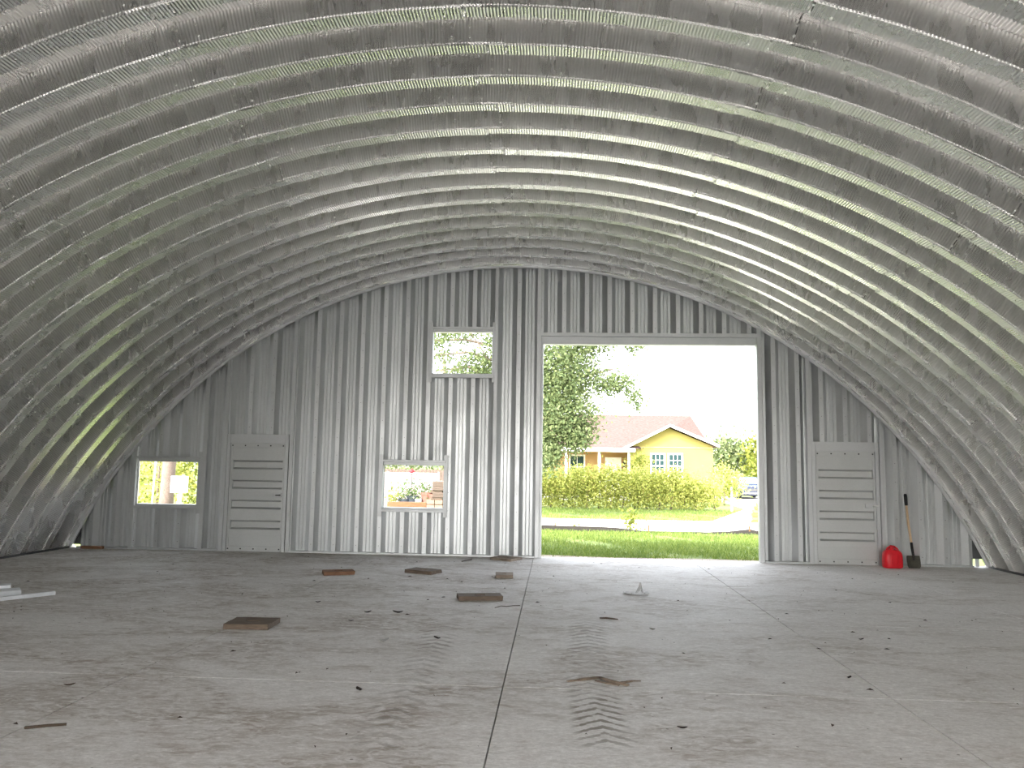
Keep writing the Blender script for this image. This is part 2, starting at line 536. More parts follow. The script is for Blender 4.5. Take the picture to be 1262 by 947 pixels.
for k in range(-15, 25):
    pr = wall_profile(-2.483 + 0.384 * k + (0.03 if k > 14 else 0), 0.03 if k == 14 else 0.0)
    pts = []
    for (xa, ya), (xb, yb) in zip(pr[:-1], pr[1:]):
        seg = [(xa, ya)]
        for xc in xs_cut:
            if xa + 1e-6 < xc < xb - 1e-6: seg.append((xc, ya + (yb - ya) * (xc - xa) / (xb - xa)))
        pts += seg
    pts.append(pr[-1])
    strips = []      # (i, z0a, z1a, z0b, z1b)
    for i in range(len(pts) - 1):
        xa, xb = pts[i][0], pts[i + 1][0]; xm = (xa + xb) / 2
        if xm < XL or xm > XR: continue
        iv = [[0.02, None]]
        for (ox0, ox1, oz0, oz1) in sorted(OPEN.values(), key=lambda q: q[2]):
            if ox0 < xm < ox1:
                lastv = iv.pop()
                if oz0 > 0.05: iv.append([lastv[0], oz0])
                iv.append([oz1, None])
        for lo, hi in iv:
            za, zb = (hi, hi) if hi else (zt(xa), zt(xb))
            if max(za, zb) <= lo + 0.01: continue
            strips.append((i, lo, max(za, lo + 0.001), max(zb, lo + 0.001)))
    # join neighbouring strips that overlap in height into one sheet
    comps = []
    for s in strips:
        hit = None
        for c in comps:
            if any(t[0] == s[0] - 1 and min(t[3], s[2]) > max(t[1], s[1]) + 1e-4 for t in c):
                if hit is None: c.append(s); hit = c
                else: hit += c; comps.remove(c)
                if hit is not c: break
        if hit is None: comps.append([s])
    for c in comps:
        b = MB()
        for (i, lo, za, zb) in c:
            (xa, ya), (xb, yb) = pts[i], pts[i + 1]
            b.add([(xa, YW + ya, lo), (xb, YW + yb, lo), (xb, YW + yb, zb), (xa, YW + ya, za)], [(0, 1, 2, 3)])
        b.build('wall_panel', M['wall_metal'], wall)
        # bolt heads up the narrow rib
        xr = pr[0][0] + NW / 2
        t = [s for s in c if pts[s[0]][0] <= xr <= pts[s[0] + 1][0]]
        if t:
            bb = MB(); z = t[0][1] + 0.12
            while z < t[0][2] - 0.05:
                bb.box(xr - 0.005, xr + 0.005, YW - 0.005, YW + 0.001, z - 0.005, z + 0.005); z += 0.30
            if bb.v:
                o = bb.build('screws', M['wall_screw'], wall); o['kind'] = 'stuff'
# full height posts beside the openings and the base angle
def post(x0, x1, z0=0.0, z1=None, dep=0.045):
    z = z1 if z1 else min(arch_z(x0), arch_z(x1)) - 0.012
    b = MB().box(x0, x1, YW - dep, YW + 0.07, z0, z)
    b.build('post', M['trim_metal'], wall, bevel=0.004)
for x0, x1 in ((-1.045, -0.985), (-0.325, -0.252), (-4.515, -4.45), (-5.665, -5.60), (3.345, 3.42), (4.13, 4.20), (5.285, 5.35), (-6.02, -5.95), (-7.23, -7.17)):
    post(x0, x1)
for (x0, x1) in ((XL, -5.665), (-4.45, -0.325), (3.42, 4.13), (5.35, XR)):
    MB().box(x0, x1, YW - 0.05, YW + 0.09, 0.0, 0.028).build('base_angle', M['trim_metal'], wall)
# small dark sheet set back behind the open corner on the right
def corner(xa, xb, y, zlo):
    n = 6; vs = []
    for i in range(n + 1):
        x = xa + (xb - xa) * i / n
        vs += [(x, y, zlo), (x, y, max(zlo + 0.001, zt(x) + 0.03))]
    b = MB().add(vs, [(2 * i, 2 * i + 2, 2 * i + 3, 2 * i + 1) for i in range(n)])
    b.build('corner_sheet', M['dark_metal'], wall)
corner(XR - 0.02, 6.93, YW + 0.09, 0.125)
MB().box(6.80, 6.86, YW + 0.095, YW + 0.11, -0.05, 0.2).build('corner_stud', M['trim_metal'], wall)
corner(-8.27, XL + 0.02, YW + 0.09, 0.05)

# rear end wall behind the camera, with a wide opening added to light the floor and end wall
rw = thing('wall_front', (CX, -5.12, 0), 'rear end wall behind the viewpoint with a wide opening added to let in light', 'wall', kind='structure')
REAR = (-6.9, 5.6, 3.5)
b = MB(); x = -8.2
while x < 6.88:
    xa, xb = x, min(x + 0.19, 6.88)
    dy = 0.0 if int(round((x + 8.2) / 0.19)) % 2 else 0.05
    lo = REAR[2] if REAR[0] < (xa + xb) / 2 < REAR[1] else 0.0
    za, zb_ = arch_z(xa, RA + 0.01), arch_z(xb, RA + 0.01)
    b.add([(xa, -5.12 + dy, lo), (xb, -5.12 + dy, lo), (xb, -5.12 + dy, max(lo, zb_)), (xa, -5.12 + dy, max(lo, za))], [(0, 1, 2, 3)])
    b.add([(xb, -5.12, lo), (xb, -5.07, lo), (xb, -5.07, max(lo, zb_)), (xb, -5.12, max(lo, zb_))], [(0, 1, 2, 3)])
    x += 0.19
b.build('wall_panel', M['wall_metal'], rw)

# windows: unglazed framed openings
def window(n, key, label):
    x0, x1, z0, z1 = OPEN[key]
    w = thing('window_%d' % n, ((x0 + x1) / 2, YW, z0), label, 'window', kind='structure')
    T = M['trim_metal']
    MB().box(x0 - 0.03, x1 + 0.03, YW - 0.045, YW - 0.005, z1 + 0.005, z1 + 0.045).build('frame_lip', T, w, bevel=0.003)
    MB().box(x0 - 0.01, x1 + 0.01, YW - 0.015, YW + 0.10, z1 - 0.045, z1 + 0.012).build('head', T, w, bevel=0.003)
    MB().box(x0 - 0.01, x1 + 0.01, YW - 0.015, YW + 0.10, z0 - 0.012, z0 + 0.02).build('sill', T, w, bevel=0.003)
    MB().box(x0 - 0.03, x1 + 0.03, YW - 0.045, YW - 0.005, z0 - 0.055, z0 - 0.012).build('frame_lip', T, w, bevel=0.003)
    sh_ = -x0 * 0.10 / YW                                   # reveal seen at a slant
    MB().box(x0 - 0.075 - sh_, x0 + 0.004 - sh_, YW - 0.03, YW + 0.10, z0 - 0.13, z1 + 0.13).build('jamb', T, w, bevel=0.003)
    MB().box(x1 - 0.004, x1 + 0.065, YW - 0.03, YW + 0.10, z0 - 0.13, z1 + 0.13).build('jamb', T, w, bevel=0.003)
window(1, 'window_left', 'open window by the left corner with a tree trunk and white box outside')
window(2, 'window_low', 'low open window in mid wall showing chain link fence and timber outside')
window(3, 'window_up', 'high open window under the arch filled with oak branches')

# walk-in doors
def walk_door(n, key, label, latch_left, hole_side):
    x0, x1, z0, z1 = OPEN[key]
    d = thing('door_%d' % n, ((x0 + x1) / 2, YW, 0), label, 'door', kind='structure')
    T, D = M['trim_metal'], M['door_metal']
    MB().box(x0, x0 + 0.06, YW - 0.03, YW + 0.06, 0, z1).build('jamb', T, d, bevel=0.003)
    MB().box(x1 - 0.06, x1, YW - 0.03, YW + 0.06, 0, z1).build('jamb', T, d, bevel=0.003)
    MB().box(x0 + 0.06, x1 - 0.06, YW - 0.03, YW + 0.06, z1 - 0.155, z1).build('head', T, d, bevel=0.003)
    a, c = x0 + 0.065, x1 - 0.065
    zb, ztp = 0.0, z1 - 0.15
    yf = YW - 0.012
    rows = []
    ra, rb = (a + 0.045, c - 0.03)
    for zc in (1.455, 1.12, 0.785, 0.445):
        rows.append((zc - 0.075, zc + 0.075))
    b = MB(); cur = ztp
    dp, sl = 0.05, 0.028
    def q(p): b.add(p, [(0, 1, 2, 3)])
    for lo, hi in rows:
        q([(a, yf, hi), (c, yf, hi), (c, yf, cur), (a, yf, cur)])
        q([(a, yf, lo), (ra, yf, lo), (ra, yf, hi), (a, yf, hi)])
        q([(rb, yf, lo), (c, yf, lo), (c, yf, hi), (rb, yf, hi)])
        q([(ra, yf + dp, hi - sl), (rb, yf + dp, hi - sl), (rb, yf, hi), (ra, yf, hi)])
        q([(ra, yf, lo), (rb, yf, lo), (rb, yf + dp, lo + sl), (ra, yf + dp, lo + sl)])
        q([(ra, yf + dp, lo + sl), (rb, yf + dp, lo + sl), (rb, yf + dp, hi - sl), (ra, yf + dp, hi - sl)])
        b.add([(ra, yf, lo), (ra, yf + dp, lo + sl), (ra, yf + dp, hi - sl), (ra, yf, hi)], [(0, 1, 2, 3)])
        b.add([(rb, yf, lo), (rb, yf, hi), (rb, yf + dp, hi - sl), (rb, yf + dp, lo + sl)], [(0, 1, 2, 3)])
        cur = lo
    q([(a, yf, zb), (c, yf, zb), (c, yf, cur), (a, yf, cur)])
    for xa, xb in ((a, c),):
        b.add([(a, yf, zb), (a, yf, ztp), (a, yf + 0.055, ztp), (a, yf + 0.055, zb)], [(0, 1, 2, 3)])
        b.add([(c, yf, zb), (c, yf + 0.055, zb), (c, yf + 0.055, ztp), (c, yf, ztp)], [(0, 1, 2, 3)])
    pn = b.build('leaf', D, d)
    for zr in (1.655, 1.30, 0.96, 0.62, 0.265, 1.72):
        MB().box(a + 0.02, c - 0.02, yf - 0.004, yf + 0.002, zr, zr + 0.008).build('crease', D, pn)
    for zz in (zb, ztp - 0.09):
        MB().box(a, c, yf - 0.008, yf + 0.002, zz, zz + 0.088).build('rail', D, pn, bevel=0.002)
    MB().box(a, a + 0.035, yf - 0.008, yf + 0.002, zb + 0.09, ztp - 0.09).build('stile', D, pn)
    MB().box(c - 0.03, c, yf - 0.008, yf + 0.002, zb + 0.09, ztp - 0.09).build('stile', D, pn)
    s = MB()
    for zz in (zb + 0.045, ztp - 0.045):
        for i in range(5):
            xx = a + 0.03 + (c - a - 0.06) * i / 4
            s.box(xx - 0.010, xx + 0.010, yf - 0.016, yf - 0.006, zz - 0.010, zz + 0.010)
    o = s.build('screws', M['screw'], pn); o['kind'] = 'stuff'
    # latch with lever
    lx = c - 0.10; zl = 0.95
    lt = MB().box(lx - 0.075, lx + 0.075, yf - 0.020, yf - 0.002, zl - 0.035, zl + 0.035).build('latch', M['trim_metal'], d, bevel=0.004)
    hb = MB().tube([(lx + 0.05, yf - 0.015, zl), (lx + 0.05, yf - 0.06, zl)], 0.012)
    hb.tube([(lx + 0.05 + 0.06 * latch_left, yf - 0.06, zl), (lx + 0.04, yf - 0.06, zl)], 0.010)
    hb.build('lever', M['bolt'] if latch_left > 0 else M['dark_metal'], lt)
walk_door(1, 'door_l', 'closed ribbed steel walk door left of the windows, near the left corner', -1, 0)
walk_door(2, 'door_r', 'closed ribbed steel walk door beside the red gas can', 1, 0)

# big doorway frame
dw = thing('door_3', (1.55, YW, 0), 'tall open overhead doorway with steel header looking out to the yard', 'doorway', kind='structure')
T = M['trim_metal']
MB().box(-0.262, 3.36, YW - 0.045, YW + 0.01, 3.705, 3.77).build('header_lip', T, dw, bevel=0.004)
MB().box(-0.25, 3.39, YW - 0.01, YW + 0.15, 3.575, 3.705).build('header', T, dw, bevel=0.004)
MB().box(-0.25, -0.212, YW - 0.03, YW + 0.15, 0, 3.575).build('jamb', T, dw, bevel=0.004)
MB().box(3.395, 3.42, YW - 0.03, YW + 0.15, 0, 3.575).build('jamb', T, dw, bevel=0.004)

# ------------------------------------------------------------------ things on the floor
def rot_about(ob, z): ob.rotation_euler = (0, 0, z)
def block(loc, sx, sy, sz, rz, mat, label, hole=0.11, tilt=0.0):
    t = thing('wood_block', loc, label, 'wood block', 'wooden blocks with a slot on the floor')
    hx, hy = hole / 2, 0.028
    xs = [-sx / 2, -hx, hx, sx / 2]; ys = [-sy / 2, -hy, hy, sy / 2]
    me = bpy.data.meshes.new('plank')
    bm = bmesh.new()
    vt = {}
    for z in (0, sz):
        for i, x in enumerate(xs):
            for j, y in enumerate(ys):
                jit = 0.006
                vt[i, j, z > 0] = bm.verts.new((x + random.uniform(-jit, jit), y + random.uniform(-jit, jit), z))
    for i in range(3):
        for j in range(3):
            if (i, j) == (1, 1): continue
            bm.faces.new([vt[i, j, True], vt[i + 1, j, True], vt[i + 1, j + 1, True], vt[i, j + 1, True]])
            bm.faces.new([vt[i, j, False], vt[i, j + 1, False], vt[i + 1, j + 1, False], vt[i + 1, j, False]])
    for i in range(3):
        bm.faces.new([vt[i, 0, False], vt[i + 1, 0, False], vt[i + 1, 0, True], vt[i, 0, True]])
        bm.faces.new([vt[i + 1, 3, False], vt[i, 3, False], vt[i, 3, True], vt[i + 1, 3, True]])
        bm.faces.new([vt[0, i + 1, False], vt[0, i, False], vt[0, i, True], vt[0, i + 1, True]])
        bm.faces.new([vt[3, i, False], vt[3, i + 1, False], vt[3, i + 1, True], vt[3, i, True]])
    for (p, q_) in (((1, 1), (2, 1)), ((2, 1), (2, 2)), ((2, 2), (1, 2)), ((1, 2), (1, 1))):
        bm.faces.new([vt[(*p, True)], vt[(*q_, True)], vt[(*q_, False)], vt[(*p, False)]])
    bmesh.ops.recalc_face_normals(bm, faces=list(bm.faces))
    bmesh.ops.bevel(bm, geom=list(bm.edges), offset=0.003, segments=1, affect='EDGES')
    bm.to_mesh(me); bm.free()
    me.materials.append(mat)
    link('plank', me, t)
    rot_about(t, rz)
    t.rotation_euler[1] = tilt
    return t
block((-2.76, 7.23, 0), 0.41, 0.33, 0.048, R_(2), M['board_brown'], 'nearest brown wooden block, alone on the left half of the floor')
block((-0.83, 8.99, 0), 0.50, 0.23, 0.050, R_(12), M['board_brown'], 'long dark slotted block lying close to the centre floor joint')
block((-2.93, 10.72, 0), 0.41, 0.25, 0.048, R_(22), M['board_red'], 'reddish brown slotted block, leftmost of those near the end wall')
block((-1.82, 11.05, 0), 0.44, 0.27, 0.046, R_(-24), M['board_brown'], 'dark slotted block below the low window, turned skew')
block((-0.67, 10.82, 0), 0.235, 0.30, 0.046, R_(4), M['board_grey'], 'short square greyish block with a dark hole by the centre joint', 0.055)
block((-0.77, 12.78, 0), 0.40, 0.34, 0.040, R_(-28), M['board_grey'], 'flat slotted block right against the end wall beside the big doorway')

# trim offcuts at the left edge
WM = plain('white coated sheet metal', (0.78, 0.80, 0.82), 0.35, 0.3)
def offcut(pa, pb, prof, label, name='trim_offcut'):
    pa, pb = Vector(pa), Vector(pb)
    d = (pb - pa).normalized(); side = Vector((-d.y, d.x, 0)).normalized()
    if side.y < 0: side = -side
    rings = [[p + side * u + Vector((0, 0, w)) for u, w in prof] for p in (pa, pb)]
    b = MB().rings(rings)
    o = thing(name, pa, label, 'metal offcut', 'metal trim offcuts on the floor')
    b.build('sheet', WM, o)
    return o
th_ = 0.003
offcut((-6.55, 7.0, 0.0), (-5.44, 8.46, 0.02), [(0, 0), (0.012, 0), (0.012, 0.035), (0.05, 0.035), (0.05, 0.038), (0, 0.038)], 'long narrow white metal strip, nearest of the offcuts at the left edge')
offcut((-6.85, 7.35, 0.0), (-5.74, 8.34, 0.0), [(0, 0), (0.05, 0.075), (0.20, 0.085), (0.32, 0.0), (0.316, 0.0), (0.198, 0.080), (0.053, 0.070), (0.004, 0)], 'wide ridged silver metal piece between the other two offcuts')
offcut((-7.15, 8.00, 0.0), (-6.10, 8.66, 0.0), [(0, 0.0), (0.02, 0.075), (0.14, 0.08), (0.15, 0.0), (0.146, 0), (0.136, 0.075), (0.024, 0.07), (0.004, 0)], 'small bright metal piece, farthest of the offcuts at left edge')

# gas can
def superring(cx, cy, z, a, b, n=28, p=3.2):
    out = []
    for k in range(n):
        t = 2 * PI * k / n
        c, s = math.cos(t), math.sin(t)
        out.append((cx + a * math.copysign(abs(c) ** (2 / p), c), cy + b * math.copysign(abs(s) ** (2 / p), s), z))
    return out
RED = plain('red plastic', (0.62, 0.012, 0.022), 0.4, 0, 0.06)
gx, gy = 5.325, 12.85
can = thing('gas_can', (gx, gy, 0), 'red plastic gas can on the floor beside the right walk door', 'gas can')
b = MB().rings([superring(gx, gy, z, a, c) for z, a, c in ((0, 0.125, 0.085), (0.012, 0.142, 0.10), (0.03, 0.148, 0.105), (0.10, 0.147, 0.104), (0.19, 0.143, 0.10), (0.235, 0.135, 0.094), (0.265, 0.112, 0.078), (0.285, 0.075, 0.056), (0.292, 0.05, 0.04))])
b.build('body', RED, can, smooth=True)
b = MB().tube([(gx - 0.085, gy, 0.272), (gx - 0.07, gy, 0.305), (gx - 0.02, gy, 0.338), (gx + 0.03, gy, 0.332), (gx + 0.075, gy, 0.30), (gx + 0.10, gy, 0.255)], [0.016, 0.015, 0.016, 0.016, 0.016, 0.018], 10)
b.build('handle', RED, can, smooth=True)
b = MB().tube([(gx - 0.02, gy - 0.04, 0.275), (gx - 0.02, gy - 0.04, 0.325)], 0.032, 14)
b.build('cap', RED, can)
for sx in (-1, 1):
    b = MB().box(gx + sx * 0.045 - 0.006, gx + sx * 0.045 + 0.006, gy - 0.113, gy - 0.10, 0.05, 0.21, mat=Matrix.Translation((0, 0, 0)))
    b.build('rib', RED, can, bevel=0.003)

# shovel
sh = thing('shovel', (5.66, 12.86, 0), 'shovel with wooden shaft and black grip leaning on the end wall', 'shovel')
foot = Vector((5.665, 12.86, 0.0)); top = Vector((5.668, 13.105, 1.15))
ax = (top - foot)
def on(f, dx=0): return foot + ax * f + Vector((dx, 0, 0))
IRON = plain('muddy iron', (0.075, 0.07, 0.055), 0.7, 0.3, 0.3, 12)
prof = []
for f, w, dip in ((0.0, 0.085, 0.0), (0.03, 0.102, -0.012), (0.09, 0.105, -0.02), (0.155, 0.102, -0.015), (0.165, 0.095, -0.005)):
    p = on(f); ring = []
    for k in range(9):
        u = -1 + k / 4
        ring.append((p.x + u * w, p.y + dip * (1 - u * u) * -1.0, p.z))
    for k in range(8, -1, -1):
        u = -1 + k / 4
        ring.append((p.x + u * w, p.y + dip * (1 - u * u) * -1.0 - 0.004, p.z))
    prof.append(ring)
MB().rings(prof).build('blade', IRON, sh, smooth=False)
BLK = plain('black rubber', (0.012, 0.012, 0.013), 0.5)
MB().tube([on(0.10) + Vector((0, -0.012, 0)), on(0.17) + Vector((0, -0.012, 0)), on(0.26), on(0.34)], [0.014, 0.018, 0.021, 0.021], 10).build('socket', BLK, sh, smooth=True)
MB().tube([on(0.335), on(0.6, -0.01), on(0.85, -0.004)], [0.018, 0.019, 0.018], 10).build('shaft', M['ash'], sh, smooth=True)
MB().tube([on(0.84, -0.004), on(0.85, -0.004), on(0.985), on(1.0)], [0.018, 0.024, 0.026, 0.02], 12).build('grip', BLK, sh, smooth=True)

# crumpled plastic scrap
t = thing('plastic_scrap', (0.98, 9.60, 0), 'crumpled pale plastic scrap on the floor in front of the doorway', 'litter')
bm = bmesh.new()
bmesh.ops.create_grid(bm, x_segments=12, y_segments=8, size=0.5)
for v in bm.verts:
    x, y = v.co.x * 0.30, v.co.y * 0.14
    h = 0.005 + 0.018 * abs(math.sin(x * 40 + y * 33)) + 0.13 * math.exp(-((x - 0.045) / 0.018) ** 2) * max(0, math.cos(y * 14))
    v.co = Vector((x + random.uniform(-0.01, 0.01), y + random.uniform(-0.008, 0.008), h + random.uniform(0, 0.006)))
me = bpy.data.meshes.new('sheet'); bm.to_mesh(me); bm.free()
me.materials.append(plain('greyish plastic film', (0.55, 0.54, 0.53), 0.35)); link('sheet', me, t)

# sticks, leaves and mud on the slab
def stick(pts, r, label, cat='stick', name='stick'):
    b = MB().tube(pts, r, 6)
    return tag(b.build(name, M['twig']), label, cat)
stick([(0.46, 8.02, 0.008), (0.52, 8.0, 0.013), (0.58, 7.98, 0.012), (0.64, 7.975, 0.008)], [0.007, 0.010, 0.009, 0.005], 'short dark stick on the floor below the plastic scrap')
stick([(-0.62, 8.46, 0.004), (-0.56, 8.56, 0.006), (-0.50, 8.55, 0.005), (-0.43, 8.60, 0.006), (-0.36, 8.63, 0.004)], 0.004, 'thin crooked twig just in front of the long slotted block')
stick([(-1.44, 12.36, 0.01), (-1.38, 12.40, 0.02), (-1.31, 12.62, 0.01)], 0.008, 'small dark twig on the floor under the low window')
stick([(-2.93, 4.37, 0.006), (-2.82, 4.41, 0.010), (-2.74, 4.45, 0.006)], 0.008, 'dark twig by the left edge of the floor in the foreground')
LEAFM = [plain('dry brown leaf', (0.10, 0.07, 0.045), 0.9, 0, 0.3, 30), plain('dark dead leaf', (0.03, 0.022, 0.017), 0.9, 0, 0.3, 30), plain('pale grey leaf', (0.40, 0.39, 0.37), 0.9)]
def dead_leaf(x, y, s, rz, mat, label):
    b = MB()
    n = 6; vs = []
    for i in range(n + 1):
        u = -1 + 2 * i / n
        w = 0.42 * (1 - u * u) ** 0.7 + 0.02
        z = 0.004 + 0.16 * s * u * u + 0.1 * s
        vs += [(u * s / 2, -w * s / 2, z + 0.12 * s * w), (u * s / 2, 0, z - 0.05 * s), (u * s / 2, w * s / 2, z + 0.12 * s * w)]
    fs = []
    for i in range(n):
        o = 3 * i
        fs += [(o, o + 3, o + 4, o + 1), (o + 1, o + 4, o + 5, o + 2)]
    b.add(vs, fs)
    t = link('dead_leaf', b.mesh('dead_leaf', mat))
    t.location = (x, y, -0.004); t.rotation_euler = (0, 0, rz)
    return tag(t, label, 'leaf', 'dead leaves scattered on the slab')
for i, (x, y, s, mi, lab) in enumerate([
        (-1.87, 8.0, 0.085, 1, 'dark curled leaf on the floor, left of two between blocks'),
        (-1.57, 8.02, 0.11, 1, 'brown curled leaf lying right of the dark curled leaf'),
        (-2.54, 8.52, 0.06, 1, 'small dark leaf on the floor behind the nearest wood block'),
        (-1.93, 7.57, 0.055, 1, 'tiny dark leaf right of the nearest wood block'),
        (-1.43, 6.75, 0.10, 2, 'pale torn leaf beside the left tyre prints'),
        (-1.0, 6.9, 0.09, 1, 'dark leaf just right of the pale torn leaf'),
        (2.75, 7.35, 0.06, 1, 'dark leaf on the floor right of the right hand joint'),
        (2.15, 6.0, 0.06, 1, 'dark speck of leaf on the right hand floor joint'),
        (0.92, 7.55, 0.06, 0, 'small brown leaf near the short dark stick'),
        (-3.2, 5.2, 0.07, 0, 'small brown leaf near the foreground twig on the left'),
        (-1.28, 5.3, 0.08, 1, 'dark leaf in the foreground left of the centre joint'),
        (0.75, 4.75, 0.06, 1, 'dark leaf beside the tyre print in the foreground')]):
    dead_leaf(x, y, s, rng.random() * 6, LEAFM[mi], lab)
# crumbs too small and many to count
n = 260
c = np.stack([rng.uniform(-7, 5.5, n), 4.1 + 8.7 * rng.random(n) ** 0.9, np.full(n, 0.004)], 1)
a = rng.random(n) * 6.28; L = (0.008 + 0.022 * rng.random(n) ** 2) 
u = np.stack([np.cos(a), np.sin(a), np.zeros(n)], 1) * L[:, None]; w = np.stack([-np.sin(a), np.cos(a), np.zeros(n)], 1) * (L * 0.45)[:, None]
up = np.array([0, 0, 0.006])
V = np.stack([c - u - up * 0.6, c + w + up, c + u - up * 0.6, c - w + up * 0.4], 1)
o = quads('floor_debris', V, M['twig']); tag(o, 'tiny dark crumbs of soil and leaf strewn over the slab', 'debris', kind='stuff')
# ridge of dried mud
b = MB()
for pts, r in (([(0.10, 5.68, 0.0), (0.22, 5.74, 0.003), (0.33, 5.80, 0.004)], [0.012, 0.022, 0.02]), ([(0.33, 5.80, 0.004), (0.42, 5.70, 0.004), (0.52, 5.62, 0.002)], [0.02, 0.024, 0.02]), ([(0.30, 5.72, 0.002), (0.38, 5.66, 0.003), (0.46, 5.62, 0.002)], [0.012, 0.016, 0.014]), ([(0.47, 5.68, 0.002), (0.56, 5.74, 0.003), (0.62, 5.75, 0.0)], [0.018, 0.014, 0.008])):
    b.tube([(x, y, z) for x, y, z in pts], r, 8)
MUD = plain('dried mud', (0.20, 0.15, 0.11), 0.95, 0, 0.35, 20)
o = b.build('mud_ridge', MUD, smooth=True)
for v in o.data.vertices: v.co.z = max(0.0005, v.co.z * 0.55)
tag(o, 'ridge of dried brown mud across the tyre prints near the centre joint', 'mud')
b = MB().box(-8.0, -7.62, 13.02, 13.085, 0.0, 0.045)
tag(b.build('wood_scrap', M['board_red'], bevel=0.004), 'rust brown wood scrap on the floor in the far left corner', 'wood scrap')

# ------------------------------------------------------------------ outside: ground
def gz(x, y):
    if y < 13.34: return -0.10
    if y < 20.5: return -0.06 - 0.09 * (y - 13.34) / 7.16
    if y < 29: return -0.15 - 0.22 * (y - 20.5) / 8.5
    return -0.37
ys_ = [-60, -5.25, 13.30, 13.34, 14, 15, 16, 17, 18, 19, 20, 20.5, 21.2, 24, 29, 34, 40, 50, 70, 140, 700]
xs_ = [-600, -120, -60, -30, -20, -14, -10, -8.7, -6, -3, 0, 3, 6, 7.35, 10, 14, 20, 30, 60, 120, 600]
b = MB()
vs = [(x, y, gz(x, y) - (0.12 if -5.2 <= y <= 13.32 and -8.7 <= x <= 7.35 else 0.0) - 0.0) for y in ys_ for x in xs_]
nx = len(xs_)
b.add(vs, [(j * nx + i, j * nx + i + 1, (j + 1) * nx + i + 1, (j + 1) * nx + i) for j in range(len(ys_) - 1) for i in range(nx - 1)
           if not (-5.3 < ys_[j] < 13.3 and -8.8 < xs_[i] < 7.3)])
tag(b.build('lawn', M['lawn']), 'grassy ground around the building, road and houses', 'lawn', kind='structure')
def sheet(name, pts, mat, lab, cat, lift=0.012):
    b = MB().add([(x, y, gz(x, y) + lift) for x, y in pts], [tuple(range(len(pts)))])
    return tag(b.build(name, mat), lab, cat, kind='structure')
b = MB()
rx = [-60, -20, -8, 0, 4, 8, 20, 60]
b.add([(x, y, gz(x, y) + 0.02) for y in (21.2, 24, 28.6) for x in rx], [(j * 8 + i, j * 8 + i + 1, (j + 1) * 8 + i + 1, (j + 1) * 8 + i) for j in range(2) for i in range(7)])
tag(b.build('road', M['road']), 'pale sunlit road crossing behind the silt fence', 'road', kind='structure')
sheet('driveway', [(5.6, 28.5), (22, 28.5), (19, 56), (10.4, 56), (9.0, 38)], M['road'], 'pale driveway running from the road up to the parked car', 'driveway', 0.022)
sheet('rear_bounce_yard', [(-30, -40), (30, -40), (30, -5.26), (-30, -5.26)], plain('grey bounce ground', (0.34, 0.335, 0.33), 0.95, 0, 0.2, 2.0), 'grey bounce ground added unseen behind the viewpoint', 'yard', 0.03)  # unseen ground added behind, neutral grey to keep bounce light uncoloured
sheet('threshold', [(-0.5, 13.3), (3.7, 13.3), (3.5, 13.5), (2.4, 13.62), (1.0, 13.5), (-0.4, 13.75)], M['dirt'], 'strip of bare dirt along the slab edge outside the doorway', 'bare ground', 0.055)

def grass(name, n, x0, x1, y0, y1, h, lab, avoid=None):
    x = rng.uniform(x0, x1, n * 2); y = rng.uniform(y0, y1, n * 2)
    f = np.sin(x * 1.7 + 0.5) * np.cos(y * 1.3 + x * 0.4) + 0.6 * np.sin(x * 4.1 + y * 2.3) + rng.normal(size=n * 2) * 0.55
    keep = f > -0.55
    if avoid is not None: keep &= ~avoid(x, y)
    x, y = x[keep][:n], y[keep][:n]; n = len(x)
    z = np.array([gz(0, q) for q in y])
    a = rng.random(n) * 6.28; hh = h * (0.4 + 0.9 * rng.random(n)); ww = 0.004 + hh * 0.07
    base = np.stack([x, y, z - 0.01], 1)
    d = np.stack([np.cos(a), np.sin(a), np.zeros(n)], 1)
    lean = rng.normal(size=(n, 3)) * 0.45; lean[:, 2] = 1
    tip = base + lean * hh[:, None]
    V = np.stack([base - d * ww[:, None], base + d * ww[:, None], tip], 1)
    o = quads(name, V, M['blade'], per=3)
    return tag(o, lab, 'grass', kind='stuff')
grass('grass', 46000, -4.5, 6.8, 13.4, 20.45, 0.085, 'short green grass between the doorway and the silt fence', lambda x, y: (x < -2.4) & (y > 17.7))
grass('grass', 22000, -10, 9.5, 28.7, 36.0, 0.11, 'sunlit yellow green verge between the road and the hedge', lambda x, y: (x > 5.4 + (y - 28.5) * 0.4))
grass('grass', 12000, -12, -2.4, 19.3, 21.0, 0.10, 'grass outside the low window beyond the timber stack')
grass('grass', 9000, -16, -8.8, 14.5, 24.0, 0.20, 'tall weedy grass outside the window by the left corner')

# silt fence: a low dark fabric strip on stakes
sf = thing('silt_fence', (2.4, 20.55, -0.15), 'low sagging black silt fence along the near edge of the road', 'fence')
sx = [-6, -3, -1.2, -0.30, 0.35, 1.08, 1.6, 2.43, 3.46, 4.48, 5.0, 5.18, 6.4, 9]
sz = [0.0, 0.0, 0.0, 0.0, -0.015, -0.015, -0.03, -0.115, -0.125, -0.07, -0.005, -0.045, -0.05, -0.05]
b = MB(); vs = []
for x, z in zip(sx, sz):
    yj = 20.55 + 0.03 * math.sin(x * 3)
    vs += [(x, yj, -0.20), (x, yj + 0.015, z), (x, yj + 0.03, -0.20)]
b.add(vs, [q for i in range(len(sx) - 1) for q in ((3 * i, 3 * i + 3, 3 * i + 4, 3 * i + 1), (3 * i + 1, 3 * i + 4, 3 * i + 5, 3 * i + 2))])
b.build('fabric', plain('black silt fabric', (0.035, 0.03, 0.026), 0.8), sf)
